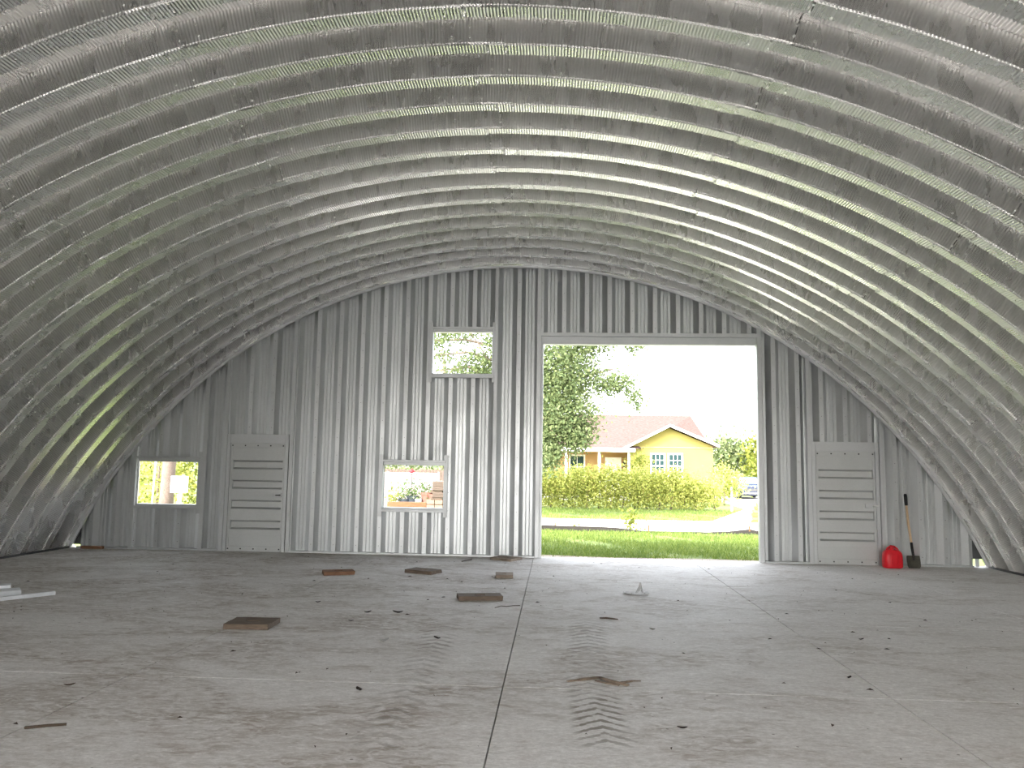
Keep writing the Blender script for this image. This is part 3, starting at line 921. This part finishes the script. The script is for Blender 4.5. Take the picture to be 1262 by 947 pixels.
for x, zt_ in ((-3.0, 0.1), (0.02, 0.06), (2.43, 0.05), (4.99, 0.07)):
    MB().box(x - 0.02, x + 0.02, 20.58, 20.62, -0.25, zt_).build('stake', M['lumber'], sf)
tag(MB().box(5.19, 5.26, 20.40, 20.46, -0.2, 0.62).build('wooden_stake', M['board_red'], bevel=0.004), 'brown wooden stake standing at the right jamb of the doorway', 'stake')

def plant(name, loc, blobs, mat, size, label, cat, stems=None, group=None, hollow=0.35, bark='bark'):
    t = thing(name, loc, label, cat, group)
    quads('foliage', leaf_cloud(blobs, size, hollow), M[mat], t)
    if stems:
        b = MB()
        for pts, r in stems: b.tube(pts, r, 8)
        b.build('trunk' if name.endswith('tree') else 'stems', M[bark], t, smooth=True)
    return t
plant('weed', (2.0, 21.0, -0.16), [(2.0, 21.0, 0.22, 0.16, 0.15, 0.24, 150), (2.02, 21.0, 0.02, 0.12, 0.1, 0.14, 60)], 'bush_leaf', 0.09, 'tall leafy weed growing up beside the silt fence', 'weed', [([(2, 21, -0.17), (2.01, 21, 0.15), (1.98, 21, 0.42)], [0.012, 0.010, 0.005])])
plant('weed', (0.55, 20.75, -0.16), [(0.55, 20.75, -0.02, 0.05, 0.05, 0.12, 30)], 'bush_leaf', 0.07, 'small thin weed in front of the silt fence, left half of the doorway', 'weed', [([(0.55, 20.75, -0.17), (0.55, 20.75, 0.08)], 0.006)])

# live oak
oak_stems = [([(-1.45, 31, -0.4), (-1.4, 31, 0.6), (-1.5, 30.9, 2.2), (-1.2, 31, 3.4)], [0.42, 0.33, 0.30, 0.24]),
             ([(-1.3, 31, 3.0), (-0.4, 30.7, 4.2), (0.6, 30.4, 4.9), (2.2, 30.1, 5.3)], [0.18, 0.13, 0.08, 0.03]),
             ([(-1.4, 31, 2.4), (-0.6, 30.3, 3.1), (0.5, 30.0, 3.3), (1.4, 29.8, 3.0)], [0.14, 0.10, 0.06, 0.02]),
             ([(-1.3, 31, 3.2), (-1.0, 31, 5.0), (-0.8, 31, 7.0)], [0.18, 0.12, 0.05]),
             ([(-1.5, 31, 3.1), (-2.4, 30.5, 4.8), (-3.4, 30.3, 5.35), (-5.0, 30.2, 5.15)], [0.16, 0.07, 0.05, 0.025]),
             ([(-1.5, 31, 3.6), (-2.2, 30.5, 5.55), (-3.4, 30.3, 5.95), (-5.0, 30.2, 5.75)], [0.14, 0.06, 0.045, 0.02]),
             ([(-1.3, 31, 4.0), (-2.2, 30.5, 6.15), (-3.6, 30.3, 6.45), (-5.2, 30.2, 6.35)], [0.12, 0.07, 0.05, 0.02]),
             ([(-1.9, 30.6, 5.0), (-2.6, 30.3, 5.5), (-3.0, 30.2, 6.2), (-3.5, 30.2, 6.9)], [0.05, 0.04, 0.03, 0.015])]
plant('oak_tree', (-1.4, 31, -0.37),
      [(0.1, 30.2, 5.3, 1.75, 1.6, 1.5, 9360), (0.2, 30.0, 3.5, 1.5, 1.3, 1.3, 7560), (-0.25, 29.8, 2.1, 0.55, 0.7, 0.8, 2340), (0.85, 30, 2.7, 0.7, 0.7, 0.7, 1620), (2.2, 30, 4.75, 0.9, 0.8, 0.42, 1440),
       (1.2, 30.2, 6.5, 1.3, 1.3, 0.7, 2340), (3.05, 30, 6.15, 0.45, 0.4, 0.22, 234), (2.5, 30, 6.45, 0.7, 0.6, 0.25, 360), (3.0, 30, 4.25, 0.40, 0.4, 0.35, 270), (3.15, 30, 3.85, 0.2, 0.2, 0.22, 108), (0.3, 30.5, 7.8, 2.6, 2, 1.1, 3600),
       (-3.9, 30.5, 6.75, 1.7, 1.3, 0.45, 1620), (-2.7, 30.4, 5.45, 0.55, 0.8, 0.5, 756), (-3.4, 30.4, 5.15, 1.4, 0.8, 0.28, 1116), (-4.4, 30.4, 5.75, 0.8, 0.8, 0.22, 306), (-3.3, 30.4, 5.75, 0.5, 0.8, 0.3, 396), (-2.5, 30.4, 6.3, 0.5, 0.8, 0.6, 468), (-4.6, 30.4, 6.35, 0.6, 0.7, 0.25, 216),
       (-2.5, 31.5, 8.0, 3.0, 2, 1.0, 2700), (-1.2, 31, 4.4, 1.0, 1.2, 1.4, 1980)],
      'oak_leaf', 0.125, 'large spreading oak tree beyond the road, left side of the doorway', 'tree', oak_stems, hollow=0.12)

# hedge with taller bits
hb_ = []
for i in range(17):
    x = -2.6 + i * 0.56
    top = [1.35, 1.38, 1.42, 1.4, 1.45, 1.42, 1.45, 1.5, 1.5, 1.55, 1.52, 1.45, 1.42, 1.42, 1.5, 1.45, 1.1][i]
    hb_.append((x, 36.5 + 0.1 * math.sin(i), top / 2 + 0.06, 0.50, 0.65, top / 2, 1900))
    hb_.append((x + 0.2, 36.45, 0.02, 0.48, 0.5, 0.42, 650 if i > 3 else 380))
hstem = [([(x, 36.4, -0.4), (x + 0.08, 36.4, 0.1), (x - 0.05, 36.4, 0.7)], [0.035, 0.03, 0.02]) for x in np.arange(-2.4, 6.8, 0.55)]
plant('hedge', (2, 36.5, -0.37), hb_, 'hedge_leaf', 0.10, 'long yellow green hedge in front of the yellow house', 'hedge', hstem)
plant('shrub', (7.3, 36.2, -0.37), [(7.2, 36.2, 0.25, 0.45, 0.5, 0.5, 700), (6.95, 36.2, 0.75, 0.4, 0.4, 0.3, 300)], 'hedge_leaf', 0.11, 'low shrub at the right end of the hedge', 'shrub', [([(7.25, 36.2, -0.4), (7.2, 36.2, 0.4)], 0.04)])
plant('shrub', (4.0, 38.2, -0.37), [(4.0, 38.2, 1.5, 0.42, 0.5, 0.75, 800), (4.2, 38.2, 1.9, 0.35, 0.4, 0.4, 300)], 'bush_leaf', 0.11, 'tall yellowish shrub at the porch corner behind the hedge', 'shrub', [([(4.0, 38.2, -0.4), (4.05, 38.2, 1.5)], 0.05)])
plant('shrub', (8.9, 42, -0.37), [(8.8, 42, 1.0, 0.8, 0.7, 0.85, 900), (9.5, 42, 0.7, 0.6, 0.6, 0.7, 500)], 'hedge_leaf', 0.13, 'rounded shrub beside the right corner of the yellow house', 'shrub', [([(8.9, 42, -0.4), (8.9, 42, 1.0)], 0.05)])
# vine-covered post by the driveway
vp = plant('garden_post', (7.95, 36, -0.37), [(7.92, 36, 0.72, 0.26, 0.25, 0.4, 330), (7.95, 36, 0.35, 0.12, 0.15, 0.25, 60)], 'bush_leaf', 0.10, 'white post overgrown with a vine at the driveway edge', 'post')
MB().box(7.90, 8.0, 35.95, 36.05, -0.37, 0.75).build('post', plain('white post paint', (0.75, 0.72, 0.70), 0.6), vp)

# ------------------------------------------------------------------ yellow house
YEL = plain('yellow house paint', (0.30, 0.25, 0.08), 0.8, 0, 0.05, 1.5, 0.1)
ORN = plain('porch shade tint on yellow', (0.40, 0.25, 0.12), 0.8, 0, 0.06, 1.5)  # yellow walls under the porch, with shade put into the colour as orange
WHT = plain('white house trim', (0.82, 0.80, 0.76), 0.6, 0, 0.04)
GLS = NT('window glass').set(Base_Color=(0.02, 0.045, 0.045), Roughness=0.15, Metallic=0.0, Specular_IOR_Level=0.12)
def shingles():
    t = NT('brown roof shingles')
    p = t.pos()
    br = t.n('ShaderNodeTexNoise'); br.inputs['Scale'].default_value = 7; br.inputs['Detail'].default_value = 5
    mp = t.pos((1, 1, 4)); t.l(mp, br.inputs['Vector'])
    t.b.inputs['Specular IOR Level'].default_value = 0.05
    return t.set(Base_Color=t.ramp(br.outputs['Fac'], [(0.3, (0.095, 0.062, 0.055)), (0.7, (0.15, 0.10, 0.09))]), Roughness=0.95)
SHG = shingles()
G0 = -0.37
H = thing('house', (4.5, 48, G0), 'yellow single storey house with brown shingle roof, front gable and porch', 'house')
# gable wing front wall (pentagon) and sides
gl, gr, gp, ge = 4.35, 9.12, 6.62, 2.72
b = MB().prism([(gl, G0), (gr, G0), (gr, ge + 0.12), (gp, 3.86), (gl, ge + 0.12)], 'y', 46.0, 50.5)
b.build('gable_wall', YEL, H)
b = MB().box(-3.5, 4.36, 48.0, 54.5, G0, 2.75); b.box(4.36, 9.1, 50.4, 54.5, G0, 2.75)
b.build('main_wall', ORN, H)
# gable roof
def slope(b, p0, p1, p2, p3, th=0.12):
    vs = [Vector(p) for p in (p0, p1, p2, p3)]
    b.add(vs + [v - Vector((0, 0, th)) for v in vs], [(0, 1, 2, 3), (7, 6, 5, 4), (0, 4, 5, 1), (1, 5, 6, 2), (2, 6, 7, 3), (3, 7, 4, 0)])
b = MB()
slope(b, (gl - 0.40, 45.55, ge - 0.04), (gp, 45.55, 4.05), (gp, 51.2, 4.05), (gl - 0.40, 51.2, ge - 0.04))
slope(b, (gp, 45.55, 4.05), (gr + 0.28, 45.55, ge + 0.18), (gr + 0.28, 51.2, ge + 0.18), (gp, 51.2, 4.05))
b.build('gable_roof', SHG, H)
b = MB()
slope(b, (gl - 0.42, 45.50, ge - 0.02), (gp, 45.50, 4.08), (gp, 45.56, 4.08), (gl - 0.42, 45.56, ge - 0.02), 0.16)
slope(b, (gp, 45.50, 4.08), (gr + 0.30, 45.50, ge + 0.20), (gr + 0.30, 45.56, ge + 0.20), (gp, 45.56, 4.08), 0.16)
b.build('bargeboard', WHT, H)
MB().box(gl, gr, 45.97, 46.0, 2.72, 2.76).build('siding_seam', plain('pale yellow seam', (0.55, 0.44, 0.18), 0.8), H)  # siding seam strip, paler yellow than the gable wall
# main hip roof
RZ, RY = 4.95, 51.2
b = MB()
E0, E1 = 45.6, 56.8
b.add([(-4.2, E0, 2.62), (4.6, E0, 2.62), (9.55, 49.0, 3.0), (9.55, E1, 2.62), (-4.2, E1, 2.62), (-3.4, RY, RZ), (8.75, RY, RZ)], [(0, 1, 6, 5), (1, 2, 6), (2, 3, 6), (3, 4, 5, 6), (4, 0, 5), (0, 4, 3, 2, 1)])
b.build('main_roof', SHG, H)
MB().box(-4.2, 4.62, 45.52, 45.62, 2.44, 2.66).build('fascia', WHT, H)
MB().box(-4.2, 4.3, 45.62, 48.0, 2.42, 2.48).build('porch_ceiling', ORN, H)
MB().box(-3.5, 4.35, 45.7, 48.0, G0, -0.1).build('porch_floor', plain('porch concrete', (0.5, 0.48, 0.45), 0.9), H)
for x in (-1.4, 0.65, 2.57, 4.28):
    MB().box(x - 0.07, x + 0.07, 45.75, 45.89, -0.1, 2.44).build('porch_post', WHT, H)
def sash(x0, x1, z0, z1, y, nm='window', cols=3, rows=4):
    w = MB().box(x0 - 0.09, x1 + 0.09, y - 0.05, y + 0.02, z0 - 0.09, z1 + 0.09).build(nm, WHT, H)
    MB().box(x0, x1, y - 0.058, y - 0.049, z0, z1).build('pane', GLS, w)
    b = MB()
    for i in range(1, cols):
        x = x0 + (x1 - x0) * i / cols; b.box(x - 0.016, x + 0.016, y - 0.072, y - 0.056, z0, z1)
    for i in range(1, rows):
        z = z0 + (z1 - z0) * i / rows; hh = 0.035 if i == rows // 2 else 0.016
        b.box(x0, x1, y - 0.074, y - 0.056, z - hh, z + hh)
    b.build('muntins', WHT, w)
sash(5.62, 6.30, 1.02, 2.32, 46.0)
sash(6.62, 7.32, 1.02, 2.32, 46.0)
sash(0.95, 1.75, 0.9, 2.2, 48.0, cols=2, rows=2)
sash(-1.2, -0.3, 0.9, 2.2, 48.0, cols=2, rows=2)
dr = MB().box(3.05, 4.02, 47.93, 48.02, -0.1, 2.15).build('front_door', WHT, H)
MB().box(3.28, 3.80, 47.91, 47.935, 0.5, 1.95).build('pane', plain('frosted door glass', (0.75, 0.76, 0.68), 0.3), dr)
MB().box(4.12, 4.22, 47.85, 47.99, 1.55, 1.9).build('wall_lantern', M['dark_metal'], H)

# trees past the house
def far_tree(x, y, blobs, label, mat='far_leaf', size=0.3):
    return plant('leafy_tree', (x, y, G0), blobs, mat, size, label, 'tree', [([(x, y, G0 - 0.05), (x + 0.1, y, blobs[0][2])], [0.2, 0.1])])
far_tree(13.4, 62, [(13.0, 62, 2.6, 1.3, 1.2, 1.5, 1200), (13.9, 62, 2.9, 1.0, 1.0, 1.2, 800), (14.6, 62, 2.1, 0.8, 0.8, 1.1, 500)], 'round green tree beyond the right end of the house roof')
far_tree(15.9, 60, [(15.6, 60, 2.0, 1.4, 1.2, 2.4, 1800), (16.6, 60, 3.4, 1.2, 1, 1.4, 900)], 'bright green tree behind the parked car at the right jamb', 'bush_leaf')

# parked car, facing the road
def car():
    cxx, yf, g = 12.78, 51.2, G0
    NAVY = plain('dark navy car paint', (0.035, 0.045, 0.085), 0.22, 0.3, 0.05)
    DG = NT('car glass').set(Base_Color=(0.07, 0.10, 0.15), Roughness=0.05)
    t = thing('car', (cxx, yf, g), 'dark navy car parked nose out on the driveway', 'car')
    secs = [(0.0, 0.74, 0.32, 0.66), (0.12, 0.84, 0.24, 0.80), (0.5, 0.88, 0.22, 0.90), (1.25, 0.89, 0.20, 0.96), (3.6, 0.89, 0.20, 0.98), (4.3, 0.86, 0.24, 0.96), (4.5, 0.78, 0.34, 0.85)]
    def ring(y, w, z0, z1): return [(cxx - w, y, z0 + 0.1), (cxx - w * 0.94, y, z0), (cxx + w * 0.94, y, z0), (cxx + w, y, z0 + 0.1), (cxx + w, y, (z0 + z1) / 2 + 0.1), (cxx + w * 0.9, y, z1), (cxx - w * 0.9, y, z1), (cxx - w, y, (z0 + z1) / 2 + 0.1)]
    MB().rings([ring(yf + y, w, g + a, g + c) for y, w, a, c in secs]).build('body', NAVY, t, smooth=False, bevel=0.02)
    cab = [(1.15, 0.78, 0.95), (1.95, 0.64, 1.42), (3.5, 0.62, 1.44), (4.15, 0.74, 0.97)]
    vs = []
    for y, w, z in cab: vs += [(cxx - w, yf + y, g + z), (cxx + w, yf + y, g + z)]
    base = [(cxx - 0.80, yf + 1.1, g + 0.93), (cxx + 0.80, yf + 1.1, g + 0.93), (cxx + 0.80, yf + 4.2, g + 0.93), (cxx - 0.80, yf + 4.2, g + 0.93)]
    MB().add(vs, [(0, 1, 3, 2), (2, 3, 5, 4), (4, 5, 7, 6), (0, 2, 4, 6), (1, 7, 5, 3)]).build('cabin', NAVY, t)
    def lerp(a, b, f): return tuple(a[i] + (b[i] - a[i]) * f for i in range(3))
    n_ = Vector((0, -0.012, 0.012))
    A, B, C, D_ = [Vector(v) for v in (vs[0], vs[1], vs[3], vs[2])]
    def pt(u, v): return (A.lerp(B, u)).lerp(D_.lerp(C, u), v) + n_
    MB().add([pt(0.06, 0.06), pt(0.94, 0.06), pt(0.93, 0.92), pt(0.07, 0.92)], [(0, 1, 2, 3)]).build('windshield', plain('windshield glass with painted sky blue', (0.16, 0.24, 0.36), 0.05, 0, 0.02, 1, 0.8), t)  # sky reflection put into the glass as a blue base colour
    for s in (-1, 1):
        w0 = MB().add([(cxx + s * 0.775, yf + 1.5, g + 1.0), (cxx + s * 0.66, yf + 2.05, g + 1.36), (cxx + s * 0.645, yf + 3.4, g + 1.38), (cxx + s * 0.76, yf + 3.9, g + 1.0)], [(0, 1, 2, 3)])
        w0.build('side_window', DG, t)
        MB().box(cxx + s * 0.72 - 0.16, cxx + s * 0.72 + 0.12, yf + 0.02, yf + 0.14, g + 0.60, g + 0.76).build('headlight', plain('headlight lens', (0.7, 0.72, 0.75), 0.15), t, bevel=0.02)
        MB().box(cxx + s * 0.98 - 0.1, cxx + s * 0.98 + 0.1, yf + 1.35, yf + 1.45, g + 0.98, g + 1.12).build('mirror', NAVY, t, bevel=0.02)
        for yy in (0.85, 3.6):
            b = MB().tube([(cxx + s * 0.92, yf + yy, g + 0.33), (cxx + s * 0.70, yf + yy, g + 0.33)], 0.33, 20)
            wh = b.build('wheel', BLK, t)
            MB().tube([(cxx + s * 0.93, yf + yy, g + 0.33), (cxx + s * 0.91, yf + yy, g + 0.33)], 0.2, 16).build('hub_cap', M['bolt'], wh)
    MB().box(cxx - 0.5, cxx + 0.5, yf - 0.01, yf + 0.1, g + 0.52, g + 0.70).build('grille', M['dark_metal'], t, bevel=0.01)
    MB().box(cxx - 0.78, cxx + 0.78, yf - 0.06, yf + 0.1, g + 0.36, g + 0.46).build('bumper', plain('chrome bumper', (0.6, 0.6, 0.62), 0.2, 0.8), t, bevel=0.02)
car()

# utility line: wire between two poles hidden by the wall
ul = thing('utility_line', (-6.5, 45, G0), 'single dark utility wire crossing the sky above the yellow house', 'utility line')
pts = [(-6.5 + 26.5 * i / 24, 45, 6.42 + 0.018 * (i - 0) + 0.9 * ((i / 24 - 0.5) ** 2 - 0.02)) for i in range(25)]
MB().tube(pts, 0.016, 6).build('wire', M['screw'], ul)
for x in (-6.5, 20.0):
    MB().tube([(x, 45, G0 - 0.1), (x, 45, 7.6)], [0.15, 0.11], 10).build('pole', M['bark'], ul)

# orange brick pile by the road, behind the right jamb
bp = thing('brick_pile', (7.6, 28.2, -0.35), 'pile of orange clay bricks at the right jamb, across the road', 'bricks')
BRK = [plain('orange brick', (0.30, 0.125, 0.045), 0.9, 0, 0.2, 9), plain('pale orange brick', (0.36, 0.18, 0.08), 0.9, 0, 0.2, 9)]
bz = -0.36
for r_, (xa, ncol) in enumerate(((6.92, 6), (6.96, 6), (6.93, 6), (6.97, 5), (7.03, 4), (7.10, 3))):
    for c_ in range(ncol):
        x = xa + c_ * 0.215 + random.uniform(-0.008, 0.008)
        z = bz + r_ * 0.122
        MB().box(x, x + 0.205, 28.1 + random.uniform(-0.02, 0.02), 28.35, z, z + 0.116).build('brick', BRK[(r_ + c_) % 2], bp, bevel=0.006)

# ------------------------------------------------------------------ seen through the low window
def gzz(y): return gz(0, y)
lumber_group = 'timber beams stacked outside the low window'
def beam(x0, x1, y0, y1, z0, z1, label, mats=None, along='x'):
    b = MB().box(x0, x1, y0, y1, z0, z1)
    me = b.mesh('timber_beam', [M['lumber'], M['lumber_end']], origin=((x0 + x1) / 2, (y0 + y1) / 2, z0))
    for p in me.polygons:
        if (along == 'x' and abs(p.normal.x) > 0.9) or (along == 'y' and abs(p.normal.y) > 0.9): p.material_index = 1
    o = link('timber_beam', me); o.location = ((x0 + x1) / 2, (y0 + y1) / 2, z0)
    return tag(o, label, 'timber', lumber_group)
zb = gzz(18)
hgt = 0.152
lay0 = zb
for i in range(4):
    z = lay0 + i * hgt
    beam(-3.85, -2.60, 17.98, 18.14, z, z + hgt - 0.008, ['bottom', 'second lowest', 'third lowest', 'fourth'][i] + ' beam of the front row of the timber stack, below the sill')
    beam(-3.85, -2.60, 18.9, 19.06, z, z + hgt - 0.008, ['bottom', 'second lowest', 'third lowest', 'fourth'][i] + ' beam of the rear row of the timber stack, below the sill')
ztop = lay0 + 4 * hgt
beam(-3.84, -2.935, 17.96, 18.12, 0.50, 0.645, 'long orange brown timber beam lying across, topmost in the low window')
for i, x in enumerate((-2.925, -2.735)):
    for j, z in enumerate((0.50, 0.612)):
        o = beam(x, x + 0.175, 17.94, 19.2, z, z + 0.095, ['lower left', 'upper left', 'lower right', 'upper right'][i * 2 + j] + ' beam end beside the long beam in the low window', along='y')
PLY = wood('stacked sheet wood', (0.095, 0.066, 0.05), (0.17, 0.125, 0.095), (2, 2, 30))
for j, (za, zc, lab) in enumerate(((0.715, 0.765, 'dark wooden spacer under the plywood bundle'), (0.875, 0.925, 'dark wooden spacer between the two plywood bundles'))):
    tag(MB().box(-2.845, -2.58, 18.0, 19.1, za, zc).build('wood_spacer', M['board_brown']), lab, 'spacer', 'spacers between plywood bundles')
for j, (za, n_, lab) in enumerate(((0.765, 6, 'lower plywood bundle on the timber stack in the low window'), (0.925, 11, 'upper plywood bundle, top right in the low window'))):
    t = thing('plywood_bundle', (-2.6, 18.5, za), lab, 'plywood', 'plywood bundles outside the low window')
    for i in range(n_):
        MB().box(-2.80 + random.uniform(-0.006, 0.006), -2.15, 17.98 + random.uniform(-0.006, 0.006), 19.1, za + i * 0.0183, za + i * 0.0183 + 0.0172).build('sheet', PLY, t)

# chain link fence
cf = thing('chain_link_fence', (-5.5, 30, G0), 'galvanized chain link fence with top rail beyond the timber stack', 'fence')
GAL = plain('galvanized pipe', (0.72, 0.72, 0.70), 0.4, 0.5)
MB().tube([(-9.5, 30, 1.19), (-4.44, 30, 1.165)], 0.028, 8).build('top_rail', GAL, cf)
for x in (-9.0, -6.42, -4.45):
    MB().tube([(x, 30.02, G0 - 0.05), (x, 30.02, 1.24)], 0.03, 8).build('post', GAL, cf)
MB().tube([(-4.43, 30, 0.72), (-4.0, 30, 0.9)], 0.02, 6).build('brace', GAL, cf)
b = MB()
def wire(p, q, r=0.0035):
    p, q = Vector(p), Vector(q); d = (q - p).normalized(); n_ = Vector((0, 1, 0)).cross(d) * r
    b.add([p - n_, p + n_, q + n_, q - n_], [(0, 1, 2, 3)])
x = -11.0
while x < -4.45:
    for s in (1, -1):
        xa, xb = (x, x + 1.5) if s > 0 else (x + 1.5, x)
        za, zc = G0 + 0.03, 1.16
        # clip to the run of fence
        def cl(xe, xo, ze, zo, lim):
            f = (lim - xo) / (xe - xo); return (lim, zo + (ze - zo) * f)
        A, B = (xa, za), (xb, zc)
        if max(A[0], B[0]) > -4.45:
            if A[0] > B[0]: A = cl(A[0], B[0], A[1], B[1], -4.45) if B[0] < -4.45 else None
            else: B = cl(B[0], A[0], B[1], A[1], -4.45) if A[0] < -4.45 else None
        if A and B: wire((A[0], 30 + 0.004 * s, A[1]), (B[0], 30 + 0.004 * s, B[1]))
    x += 0.075
o = b.build('mesh_wire', GAL, cf); o['kind'] = 'stuff'
# board fence behind
bf = thing('board_fence', (-5.5, 33, G0), 'weathered reddish board fence behind the chain link fence', 'fence')
FB = wood('weathered fence boards', (0.085, 0.056, 0.044), (0.15, 0.105, 0.085), (6, 6, 1.5))
pk = MB().box(-0.068, 0.068, -0.012, 0.012, 0, 1.0).mesh('board', FB, bevel=0.004)
for i in range(44):
    o = link('board', pk, bf); o.location = (-10.2 + i * 0.148 + 5.5, 0.0, 0.02); o.scale = (1, 1, 1.66 + random.uniform(-0.02, 0.02))
for z in (0.1, 1.0):
    MB().box(-10.3, -3.7, 33.02, 33.07, z, z + 0.09).build('rail', FB, bf)
for x in (-10.2, -7.0, -3.8):
    MB().box(x - 0.05, x + 0.05, 33.07, 33.17, G0 - 0.05, 1.3).build('post', FB, bf)
plant('hedge', (-7, 35, G0), [(-10 + i * 1.0, 35, 1.2, 0.8, 0.6, 1.25, 900) for i in range(8)], 'far_leaf', 0.14, 'green hedge showing above the board fence', 'hedge', [([(-10 + i, 35, -0.4), (-10 + i, 35, 1.0)], 0.04) for i in range(8)])
# potted plants at the foot of the fence
POT = [plain('dark grey pot', (0.035, 0.042, 0.05), 0.6), plain('terracotta pot', (0.20, 0.09, 0.065), 0.8), plain('pale plastic pot', (0.3, 0.31, 0.32), 0.5)]
def potted(x, y, h, r, pi, leafn, mat, label, lh=0.3):
    z = G0
    t = thing('potted_plant', (x, y, z), label, 'potted plant', 'pots in front of the chain link fence')
    n = 14
    rr = [(0, r * 0.72), (h * 0.9, r), (h * 0.9, r * 1.08), (h, r * 1.08), (h, r * 0.9), (h * 0.85, r * 0.85)]
    MB().rings([[(x + a * math.cos(2 * PI * k / n), y + a * math.sin(2 * PI * k / n), z + zz) for k in range(n)] for zz, a in rr]).build('pot', POT[pi], t)
    quads('foliage', leaf_cloud([(x, y, z + h + lh * 0.5, r * 1.3, r * 1.2, lh, leafn)], 0.10, 0.1), M[mat], t)
for a in ((-5.62, 29.2, 0.60, 0.20, 0, 130, 'dark_leaf', 'dark grey pot with a leafy plant, tallest in the low window', 0.35),
          (-5.30, 29.3, 0.72, 0.22, 0, 120, 'dark_leaf', 'second dark pot, right of the tallest potted plant', 0.22),
          (-6.0, 29.0, 0.42, 0.18, 0, 180, 'bush_leaf', 'low pot with bright green plant, left in the low window', 0.35),
          (-5.05, 29.1, 0.62, 0.12, 2, 30, 'far_leaf', 'slim pale pot between the dark and terracotta pots', 0.15),
          (-4.78, 29.3, 0.85, 0.20, 1, 110, 'dark_leaf', 'terracotta pot with dark foliage near the plywood', 0.28),
          (-4.50, 29.2, 0.80, 0.18, 1, 30, 'far_leaf', 'terracotta pot with little foliage, next to the plywood', 0.10)):
    potted(*a)
# small red garden ornament on a stake
ro = thing('bird_feeder', (-5.36, 29.3, G0), 'small red bird feeder on a thin stake before the fence', 'bird feeder')
MB().tube([(-5.36, 29.3, G0 - 0.03), (-5.36, 29.3, 1.2)], 0.014, 6).build('stake', M['dark_metal'], ro)
n = 12
MB().rings([[(-5.36 + a * math.cos(2 * PI * k / n), 29.3 + a * math.sin(2 * PI * k / n), z) for k in range(n)] for z, a in ((1.19, 0.05), (1.23, 0.11), (1.27, 0.10), (1.33, 0.04), (1.36, 0.015))]).build('feeder_body', plain('faded red plastic', (0.40, 0.02, 0.025), 0.5), ro, smooth=True)

# ------------------------------------------------------------------ seen through the left window
pt_ = plant('pine_tree', (-10.08, 20, -0.15), [(-10, 20.3, 6.6, 1.9, 1.6, 1.6, 1600)], 'dark_leaf', 0.25, 'tall pine with pale bark outside the window by the left corner', 'tree', [([(-10.08, 20, -0.25), (-10.07, 20, 0.6), (-10.04, 20, 2.0), (-9.98, 20, 6.5)], [0.21, 0.18, 0.17, 0.12])], bark='pine_bark')
eb = thing('meter_box', (-9.57, 19.6, -0.15), 'white utility box on a post outside the window by left corner', 'utility box')
WB_ = plain('white enamel', (0.80, 0.80, 0.79), 0.4, 0, 0.03)
MB().box(-9.60, -9.52, 19.62, 19.70, -0.2, 0.75).build('post', WB_, eb)
MB().box(-9.72, -9.33, 19.45, 19.62, 0.70, 1.12).build('box', WB_, eb, bevel=0.01)
MB().box(-9.71, -9.49, 19.435, 19.45, 0.71, 1.11).build('cover', WB_, eb, bevel=0.006)
tag(MB().tube([(-10.45, 20, -0.2), (-10.44, 20, 0.8), (-10.40, 20, 1.75)], [0.014, 0.022, 0.03], 8).build('white_pole', WB_), 'thin white pole left of the pine trunk', 'pole')
tag(MB().box(-10.95, -10.87, 20.0, 20.08, -0.2, 2.0).build('fence_post', plain('tan painted post', (0.62, 0.50, 0.40), 0.7), bevel=0.004), 'tan post at the left jamb of the corner window', 'post')
for i, (x, y, h, m_) in enumerate(((-14.2, 26, 2.6, 'bush_leaf'), (-12.9, 25, 2.9, 'hedge_leaf'), (-11.6, 25.5, 2.4, 'bush_leaf'), (-10.4, 26.2, 2.8, 'far_leaf'), (-9.2, 27, 2.5, 'bush_leaf'))):
    plant('shrub', (x, y, -0.3), [(x, y, h * 0.45, 1.0, 0.8, h * 0.55, 1900)], m_, 0.13,
          ['leftmost yellow green shrub', 'tall mid green shrub left of the white pole', 'yellow green shrub behind the white pole', 'dark green shrub behind the pine trunk', 'yellow green shrub behind the utility box'][i] + ' in the corner window', 'shrub', [([(x, y, -0.4), (x, y, h * 0.5)], 0.05)], 'shrubs beyond the pine')
